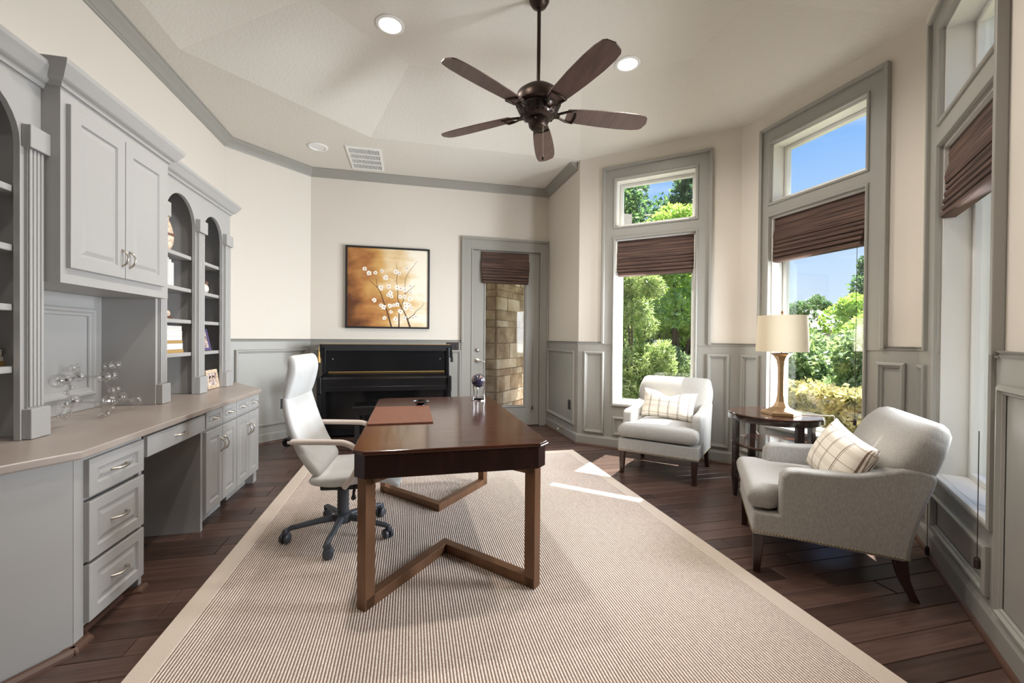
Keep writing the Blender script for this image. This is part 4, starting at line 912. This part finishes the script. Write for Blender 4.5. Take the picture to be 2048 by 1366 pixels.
for k in range(5):
    a = math.radians(194+72*k); Mr = Matrix.Rotation(a, 4, 'Z')
    lg = L_(MB().tube([Mr @ Vector(p) for p in ((.03, 0, .105), (.12, 0, .1), (.22, 0, .088), (.29, 0, .08), (.305, 0, .07))], [.022, .019, .016, .015, .012], 10), 'base_leg', M_charcoal, smooth=60)
    Mc = Matrix.Translation(Mr @ Vector((.31, 0, .03))) @ Matrix.Rotation(a+1.0+k*.8, 4, 'Z')
    for s in (-1, 1):
        L_(MB().lathe([(.001, 0), (.026, 0), (.029, .004), (.029, .016), (.022, .021), (.001, .022)], n=20, M=Mc @ Matrix.Translation((.012, .006*s, 0)) @ Matrix.Rotation(-PI/2*s, 4, 'X')), 'caster_wheel', M_charcoal, lg, smooth=40)
    L_(MB().prism([(-.014, -.012), (.026, -.012), (.026, .012), (-.014, .012)], .018, .052, Mc), 'caster_hood', M_charcoal, lg, bevel=.006)

# ------------------------------------------------------------------ armchairs
def side_profile():
    return [(-.022, .205), (.10, .208), (.62, .185), (.64, .30), (.675, .44), (.725, .585), (.715, .615), (.665, .628), (.60, .628), (.52, .60), (.42, .575), (.3, .567), (.18, .566), (.135, .558), (.108, .525), (.10, .42), (.10, .33), (-.02, .33)]
def armchair(origin, ang, label):
    t = thing('armchair', (*origin, 0), label, 'armchair', rz=ang, group='upholstered armchairs')
    def b(m, name, mt, par=None, **k): return m.build(name, mt, par or t, local=True, **k)
    W0, W1 = -.035, .655; at_ = .085
    S = Matrix(((1, 0, 0, 0), (0, 0, 1, 0), (0, 1, 0, 0), (0, 0, 0, 1)))    # (u, z) profile extruded along v
    sp_ = side_profile()
    arm = [(.10, .21), (.62, .188)]+sp_[3:16]
    for v0 in (W0, W1-at_): b(MB().prism(arm, v0, v0+at_, S), 'arm', M_fabric, bevel=.028, seg=4, smooth=50)
    b(MB().prism([(-.022, .205), (.13, .208), (.13, .325), (-.018, .325)], W0, W1, S), 'front_rail', M_fabric, bevel=.012, seg=3, smooth=50)
    b(MB().prism([(.12, .2), (.60, .19), (.60, .30), (.12, .32)], W0+at_+.001, W1-at_-.001, S), 'seat_deck', M_fabric)
    # reclined back with outward-flared top
    bk = ends(spline([(.53, .30, W1-W0-2*at_+.02, .13), (.57, .42, W1-W0-2*at_+.04, .15), (.625, .56, W1-W0-.06, .19), (.66, .64, W1-W0+.0, .19), (.70, .73, W1-W0+.005, .17), (.725, .775, W1-W0-.02, .15)], 4))
    lb = loft(bk, 32, 5.5); lb.v = [(x, y+(W0+W1)/2, z) for x, y, z in lb.v]
    b(lb, 'backrest', M_fabric, smooth=60)
    # outside back panel
    b(MB().prism([(.58, .195), (.628, .19), (.645, .30), (.68, .44), (.72, .56), (.66, .56), (.62, .44), (.58, .3)], W0+.006, W1-.006, S), 'outside_back', M_fabric, bevel=.012, seg=3, smooth=50)
    # T cushion
    cu = MB(); nu, nv = 22, 26; u0, u1 = -.045, .56; v0, v1 = W0+.004, W1-.004; rows = []
    for sgn in (1, -1):
        for i in range(nu+1):
            row = []
            for j in range(nv+1):
                fu = .5-.5*math.cos(PI*i/nu); fv = .5-.5*math.cos(PI*j/nv); u = u0+(u1-u0)*fu
                sh = 1/(1+math.exp((u-.098)*120)); a_ = v0*sh+(W0+at_+.003)*(1-sh); c_ = v1*sh+(W1-at_-.003)*(1-sh)
                v = a_+(c_-a_)*fv
                e_ = (1-abs(2*fu-1)**20)**.5*(1-abs(2*fv-1)**22)**.5
                z = .40+sgn*((.058 if sgn > 0 else .06)*e_+(.022*math.sin(PI*fu)*math.sin(PI*fv) if sgn > 0 else .006*e_))
                row.append((u, v, z))
            rows.append(row)
    B_ = [p for r_ in rows for p in r_]; fs = []; w = nv+1; h = (nu+1)*w
    for i in range(nu):
        for j in range(nv):
            q = (i*w+j, i*w+j+1, (i+1)*w+j+1, (i+1)*w+j); fs.append(q); fs.append(tuple(h+x for x in reversed(q)))
    cu.add(B_, fs); me_ = b(cu, 'seat_cushion', M_fabric, smooth=70)
    bmx = bmesh.new(); bmx.from_mesh(me_.data); bmesh.ops.remove_doubles(bmx, verts=bmx.verts, dist=.0012); bmesh.ops.recalc_face_normals(bmx, faces=bmx.faces)
    for e_ in bmx.edges: e_.smooth = True
    bmx.to_mesh(me_.data); bmx.free()
    # legs
    for v in (W0+.035, W1-.035):
        b(MB().loops([[(-.012, v-.016, 0), (.02, v-.016, 0), (.02, v+.016, 0), (-.012, v+.016, 0)], [(-.016, v-.026, .207), (.036, v-.026, .207), (.036, v+.026, .207), (-.016, v+.026, .207)]]), 'front_leg', M_dkleg, bevel=.003)
        st = [(.60, .19, .028), (.605, .15, .026), (.615, .10, .022), (.635, .05, .018), (.66, .0, .015)]
        b(MB().loops([[(u-w_, v-.018, z), (u+w_, v-.018, z), (u+w_, v+.018, z), (u-w_, v+.018, z)] for u, z, w_ in st]), 'rear_leg', M_dkleg, bevel=.003, smooth=50)
    # nail heads along lower edge
    nl = MB(); n_ = 44
    for i in range(n_+1):
        f_ = i/n_; u = -.015+f_*.64; z = .226-.021*f_
        for v in (W0-.001, W1+.001): nl.sphere((u, v, z), .0055, 6, 4, (1, .5, 1))
    for i in range(48):
        v = W0+(i+.5)*(W1-W0)/48; nl.sphere((-.024, v, .224), .0055, 6, 4, (.5, 1, 1))
    ob = b(nl, 'nailhead_trim', M_nail, smooth=60); ob['kind'] = 'stuff'; ob['label'] = 'row of brass nail heads'
    return t
armchair((2.323, 3.12), math.atan2(.687, .726), 'pale linen armchair facing the room in front of the far bay window')
armchair((1.80, 1.905), math.atan2(-.597, .802), 'pale linen armchair seen from the side beside the round table')

def pillow(M, w, h, t, chop, label):
    root = thing('throw_pillow', M.translation, label, 'pillow', group='plaid throw pillows')
    n = 20; rows = []
    for sgn in (1, -1):
        for i in range(n+1):
            for j in range(n+1):
                x = 2*i/n-1; z = 2*j/n-1
                ed = (max(0, 1-abs(x)**2.6)*max(0, 1-abs(z)**2.6))**.55
                px = x*w/2*(1-.07*(1-abs(z)**2)*abs(x)); pz = z*h/2*(1-.1*(1-abs(x)**2)*abs(z))
                if chop and z > 0: pz -= chop*z*math.exp(-(x/.35)**2)
                rows.append((px, sgn*t/2*ed, pz))
    w_ = n+1; hh = w_*w_; fs = []
    for i in range(n):
        for j in range(n):
            q = (i*w_+j, i*w_+j+1, (i+1)*w_+j+1, (i+1)*w_+j); fs.append(q); fs.append(tuple(hh+x for x in reversed(q)))
    ob = MB().add(rows, fs).build('cover', M_plaid, root, local=True, smooth=70)
    bmx = bmesh.new(); bmx.from_mesh(ob.data); bmesh.ops.remove_doubles(bmx, verts=bmx.verts, dist=.0008); bmesh.ops.recalc_face_normals(bmx, faces=bmx.faces)
    for e_ in bmx.edges: e_.smooth = True
    bmx.to_mesh(ob.data); bmx.free()
    root.matrix_world = M; return root
def chair_pt(o, ang, u, v, z): return Vector((o[0]+math.cos(ang)*u-math.sin(ang)*v, o[1]+math.sin(ang)*u+math.cos(ang)*v, z))
A1 = math.atan2(.687, .726); A2 = math.atan2(-.597, .802)
pillow(Matrix.Translation(chair_pt((2.323, 3.12), A1, .415, .315, .60)) @ Matrix.Rotation(A1-PI/2, 4, 'Z') @ Matrix.Rotation(math.radians(-24), 4, 'X') @ Matrix.Rotation(math.radians(3), 4, 'Y'), .50, .29, .14, .05, 'cream plaid lumbar pillow on the far armchair')
pillow(Matrix.Translation(chair_pt((1.80, 1.905), A2, .41, .20, .60)) @ Matrix.Rotation(A2-PI/2+.25, 4, 'Z') @ Matrix.Rotation(math.radians(-24), 4, 'X') @ Matrix.Rotation(math.radians(12), 4, 'Y'), .44, .32, .17, .0, 'cream plaid pillow propped in the near armchair')

# ------------------------------------------------------------------ side table and lamp
TX, TY, TZ = 2.80, 2.80, .655
st = thing('side_table', (TX, TY, 0), 'round dark side table with two lower shelves between the armchairs', 'table')
MB().lathe([(.001, -.012), (.318, -.012), (.322, -.006), (.318, 0), (.001, 0)], (TX, TY, TZ), 64).build('table_top', M_tabletop, st, smooth=30)
MB().lathe([(.29, -.052), (.325, -.052), (.327, -.046), (.325, -.0125), (.29, -.0125), (.29, -.052)], (TX, TY, TZ), 64).build('top_rim', M_tablewood, st, smooth=30)
for z in (.40, .13): MB().lathe([(.001, 0), (.296, 0), (.3, .008), (.296, .02), (.001, .02)], (TX, TY, z), 56).build('shelf', M_tabletop, st, smooth=30)
for k in range(4):
    a = math.radians(167+90*k); x, y = TX+.3*math.cos(a), TY+.3*math.sin(a); Mr = Matrix.Translation((x, y, 0)) @ Matrix.Rotation(a, 4, 'Z')
    MB().loops([[Mr @ Vector(p) for p in ((-.011, -.011, 0), (.011, -.011, 0), (.011, .011, 0), (-.011, .011, 0))], [Mr @ Vector(p) for p in ((-.016, -.026, .15), (.018, -.026, .15), (.018, .026, .15), (-.016, .026, .15))], [Mr @ Vector(p) for p in ((-.016, -.026, TZ-.053), (.018, -.026, TZ-.053), (.018, .026, TZ-.053), (-.016, .026, TZ-.053))]]).build('leg', M_tablewood, st, bevel=.002)
LX, LY = 2.80, 2.735
lp = thing('table_lamp', (LX, LY, TZ), 'brass table lamp with a cream drum shade on the side table', 'lamp')
MB().lathe([(.001, 0), (.135, 0), (.135, .022), (.128, .028), (.001, .028)], (LX, LY, TZ+.0005), 6, a0=.35).build('base', M_brass, lp, bevel=.003)
MB().lathe([(.122, .028), (.085, .04), (.055, .06), (.035, .1), (.026, .15), (.024, .25), (.025, .36), (.034, .42), (.055, .455), (.075, .47), (.075, .476), (.001, .476)], (LX, LY, TZ), 6, a0=.35).build('stem', M_brass, lp)
sh = MB().lathe([(.178, 1.142), (.167, 1.42), (.164, 1.42), (.175, 1.142), (.178, 1.142)], (LX, LY, 0), 48).build('shade', M_shade, lp, smooth=40)
MB().tube([(LX, LY, TZ+.47), (LX, LY, 1.445)], .005, 8).build('harp_rod', M_brass, lp)
for k in range(3):
    a = 2*PI*k/3; MB().tube([(LX, LY, 1.415), (LX+.165*math.cos(a), LY+.165*math.sin(a), 1.415)], .002, 6).build('spider', M_brass, sh)
MB().lathe([(.001, 0), (.008, 0), (.006, .008), (.012, .016), (.008, .028), (.001, .03)], (LX, LY, 1.428), 12).build('finial', M_brass, lp, smooth=50)
MB().tube(spline([(LX+.11, LY-.04, TZ+.008), (LX+.2, LY-.09, TZ+.005), (LX+.30, LY-.14, TZ+.003), (LX+.335, LY-.155, TZ-.01), (LX+.338, LY-.16, .5), (LX+.345, LY-.12, .3), (LX+.33, LY+.1, .2), (LX+.30, LY+.4, .3), (3.10, 3.40, .46)], 5), .0035, 6).build('power_cord', M_whitefig, lp, smooth=60)

# ================================================================== outdoors
gnd = MB().box(-30, 60, 6.0, 90, -.3, -.12).box(3.5, 60, -25, 6.0, -.3, -.12).build('ground', M_ground); gnd['kind'] = 'structure'
ptio = MB().box(.4, 3.2, 6.0, 9.2, -.119, -.03).build('patio', M_path); ptio['kind'] = 'structure'

def leaves(centers, radii, n, size, aspect=.45, up=.35, shell=.55):
    """numpy leaf cloud: n folded leaves in clumps"""
    C = np.array(centers, float); R = np.array(radii, float); k = rng.integers(0, len(C), n)
    d = rng.normal(size=(n, 3)); d /= np.linalg.norm(d, axis=1)[:, None]; rad = (shell+(1-shell)*rng.random(n)**.6)[:, None]
    P = C[k]+d*R[k]*rad
    ax = d*.8+rng.normal(size=(n, 3))*.7; ax[:, 2] += up*0; ax /= np.linalg.norm(ax, axis=1)[:, None]
    sd_ = np.cross(ax, rng.normal(size=(n, 3))); sd_ /= np.linalg.norm(sd_, axis=1)[:, None]; nm = np.cross(ax, sd_)
    s = size*(.6+.8*rng.random(n))[:, None]
    a = P-ax*s*.5; b = P+ax*s*.5; l = P+sd_*s*aspect*.5+nm*s*.08; r = P-sd_*s*aspect*.5+nm*s*.08
    V = np.stack([a, l, b, r], 1).reshape(-1, 3); F = np.arange(4*n).reshape(n, 4)
    me = bpy.data.meshes.new('foliage'); me.vertices.add(4*n); me.vertices.foreach_set('co', V.astype(np.float32).ravel())
    me.loops.add(4*n); me.loops.foreach_set('vertex_index', F.ravel().astype(np.int32)); me.polygons.add(n); me.polygons.foreach_set('loop_start', np.arange(0, 4*n, 4, dtype=np.int32)); me.polygons.foreach_set('loop_total', np.full(n, 4, dtype=np.int32))
    me.update(); me.validate(); return me
def plant(name, label, cat, base, clumps, n, size, m, aspect=.45, group=None, stems=3, trunk=.03, top=None, shell=.5):
    t = thing(name, base, label, cat, group=group)
    C = [(c[0]-base[0], c[1]-base[1], c[2]-base[2]) for c, r in clumps]; R = [r if not isinstance(r, (int, float)) else (r, r, r) for c, r in clumps]
    me = leaves(C, R, n, size, aspect, shell=shell); me.materials.append(m)
    ob = bpy.data.objects.new('foliage', me); COL.objects.link(ob); ob.parent = t; ob['kind'] = 'stuff'; WM[ob.name] = WM[t.name]
    for i in range(stems):
        c = C[(i*7) % len(C)]; a = random.random()*6.28; p0 = (math.cos(a)*trunk*2, math.sin(a)*trunk*2, 0)
        MB().tube(spline([p0, (c[0]*.3+random.uniform(-.05, .05), c[1]*.3, c[2]*.4), (c[0]*.8, c[1]*.8, c[2]*.8), c], 3), [trunk*(1-.06*j) for j in range(10)], 7).build('branch' if i else 'trunk', M_bark, t, local=True, smooth=60)
    return t
def blob(base, w, d, h, k, r, z0=.2):
    out = []
    for i in range(k):
        a = random.random()*6.28; q = math.sqrt(random.random()); z = z0+(h-z0)*random.random(); f_ = math.sqrt(max(.12, 1-((z-h*.45)/(h*.6))**2))
        out.append(((base[0]+math.cos(a)*q*w*f_, base[1]+math.sin(a)*q*d*f_, base[2]+z), r*random.uniform(.7, 1.25)))
    return out
G = -.12
# beyond the far bay window
b0 = (3.72, 6.55, G); plant('shrub', 'tall feathery light green shrub outside the far bay window', 'shrub', b0, blob(b0, .55, .55, 2.4, 46, .27), 32000, .085, M_leafA, .22, 'garden shrubs', 7, .02)
b0 = (5.3, 7.9, G); plant('shrub', 'low dark shrub beside the feathery one', 'shrub', b0, blob(b0, .4, .4, 1.0, 12, .25), 5000, .08, M_leafE, .3, 'garden shrubs', 3, .015)
for i, (x, y, h, w, lab) in enumerate(((5.0, 12.6, 7.5, 1.9, 'tall dark tree at the left of the far window view'), (9.9, 12.6, 7.0, 1.9, 'tall dark tree at the right of the far window view'), (8.0, 17.5, 10, 2.4, 'tallest dark tree filling the far transom window'))):
    b0 = (x, y, G); plant('tree', lab, 'tree', b0, blob(b0, w, w, h, 60, .8, .4), 26000, .19, M_leafB, .5, 'tall garden trees', 5, .12, shell=.35)
b0 = (6.6, 9.6, G); plant('tree', 'younger tree with sunlit leaves in front of the dark trees', 'tree', b0, blob(b0, .75, .75, 4.4, 26, .45, 1.6), 13000, .12, M_leafC, .5, 'tall garden trees', 4, .06)
# through the middle window: clipped hedge, then shrubs
def hedge(x0, x1, y0, y1, h, n, label):
    t = thing('hedge', ((x0+x1)/2, (y0+y1)/2, G), label, 'hedge')
    P = np.stack([rng.uniform(x0, x1, n), rng.uniform(y0, y1, n), np.where(rng.random(n) < .55, h-.06*rng.random(n)**2+.05*rng.normal(size=n)*.6, rng.uniform(.05, h, n))], 1)
    side = rng.random(n) < .4; P[side, 0] = x0+np.abs(rng.normal(size=side.sum()))*.05
    me = leaves(P-np.array([(x0+x1)/2, (y0+y1)/2, 0]), np.full((n, 3), .04), n, .085, .55); me.materials.append(M_leafD)
    ob = bpy.data.objects.new('foliage', me); COL.objects.link(ob); ob.parent = t; ob['kind'] = 'stuff'
    MB().box(x0+.12, x1-.1, y0+.1, y1-.1, G, G+h-.2).build('inner_twigs', M_bark, t)
hedge(4.45, 5.35, 2.2, 5.85, .72, 22000, 'clipped yellow-green variegated hedge below the middle window')
shr = [(6.3, 4.75, 1.2, .5, M_leafE, 'grey-green shrub behind the right part of the hedge'), (6.6, 6.2, 1.25, .55, M_leafE, 'grey-green twiggy shrub behind the left part of the hedge'), (8.0, 7.7, 1.55, .75, M_leafC, 'bright green shrub at the left of the middle window view'), (8.2, 6.1, 1.6, .7, M_leafC, 'bright green leafy shrub in the centre of the middle window view'), (11.0, 10.3, 1.8, .6, M_leafE, 'grey-green shrub below the distant grey roof'), (11.2, 8.3, 2.6, .95, M_leafC, 'tallest bright shrub at the right of the middle window view'), (10.6, 5.2, 2.2, .7, M_leafE, 'grey-green shrub at the far right of the middle window view')]
for x, y, h, w, m, lab in shr:
    b0 = (x, y, G); plant('shrub', lab, 'shrub', b0, blob(b0, w, w, h, 24, .32), 12000, .1, m, .5, 'garden shrubs', 5, .02)
for x, y, h, w, lab in ((20, 19.2, 3.5, 1.5, 'distant dark tree at the left of the middle window'), (29.5, 25.6, 4.3, 1.3, 'distant round tree behind the grey roof'), (20, 14.7, 5.2, 1.0, 'distant open-crowned tree at the right of the middle window'), (24, 17.8, 3.4, 1.3, 'distant tree right of the grey roof')):
    b0 = (x, y, G); plant('tree', lab, 'tree', b0, blob(b0, w, w, h, 26, .5, 1.0), 7000, .22, M_leafB, .4, 'distant trees', 4, .1)
hs2 = thing('house', (25.5, 23.6, G), 'distant house with a pale grey hipped roof beyond the shrubs', 'house')
HB = Matrix.Translation((25.5, 23.6, 0)) @ Matrix.Rotation(math.radians(-42), 4, 'Z')
MB().box(-3, 3, -2.2, 2.2, G, 1.9, HB).build('walls', M_ext, hs2)
MB().loops([[HB @ Vector(p) for p in ((-3.4, -2.6, 1.9), (3.4, -2.6, 1.9), (3.4, 2.6, 1.9), (-3.4, 2.6, 1.9))], [HB @ Vector(p) for p in ((-.9, -.1, 3.35), (.9, -.1, 3.35), (.9, .1, 3.35), (-.9, .1, 3.35))]]).build('roof', M_roof, hs2)
# stone pier outside the door
sp_ = thing('stone_pier', (1.6, 7.3, -.03), 'rough limestone pier outside the glazed door', 'pier')
PA = Vector((1.40, 7.0)); PD = Vector((.66, .75)).normalized(); SM = Matrix(((PD.x, PD.y, 0, PA.x), (PD.y, -PD.x, 0, PA.y), (0, 0, 1, 0), (0, 0, 0, 1)))
MB().box(0.01, 1.7, -.6, -.012, -.03, 3.2, SM).build('core', M_mortar, sp_)
z = -.03; 
while z < 3.1:
    h = random.choice([.12, .17, .22, .27]); a = 0
    while a < 1.68:
        w = random.choice([.2, .28, .36, .45]); a1_ = min(a+w, 1.7)
        if 1.7-a1_ < .1: a1_ = 1.7
        o_ = random.uniform(.0, .018)
        MB().box(a+.004, a1_-.004, -.03, o_, z+.004, z+h-.004, SM).build('stone', random.choice([M_stone, M_stone2, M_stone]), sp_, bevel=.008)
        a = a1_
    b_ = 0
    while b_ < .58:
        w = random.choice([.2, .3]); b1 = min(b_+w, .6)
        MB().box(-.012-random.uniform(0, .01), .02, -b1+.004, -b_-.034 if b_ == 0 else -b_-.004, z+.004, z+h-.004, SM).build('stone', M_stone, sp_, bevel=.008)
        b_ = b1
    z += h
b0 = (1.55, 9.9, G); plant('shrub', 'dense green climber left of the stone pier', 'shrub', b0, blob(b0, .75, .4, 3.2, 30, .3), 14000, .085, M_leafB, .5, 'garden shrubs', 3, .02)
pr = MB().box(-2.4, 3.3, 5.98, 8.6, 2.95, 3.15).build('shade_roof', M_ext); pr['kind'] = 'structure'  # unseen slab, added to shade the top of the stone pier
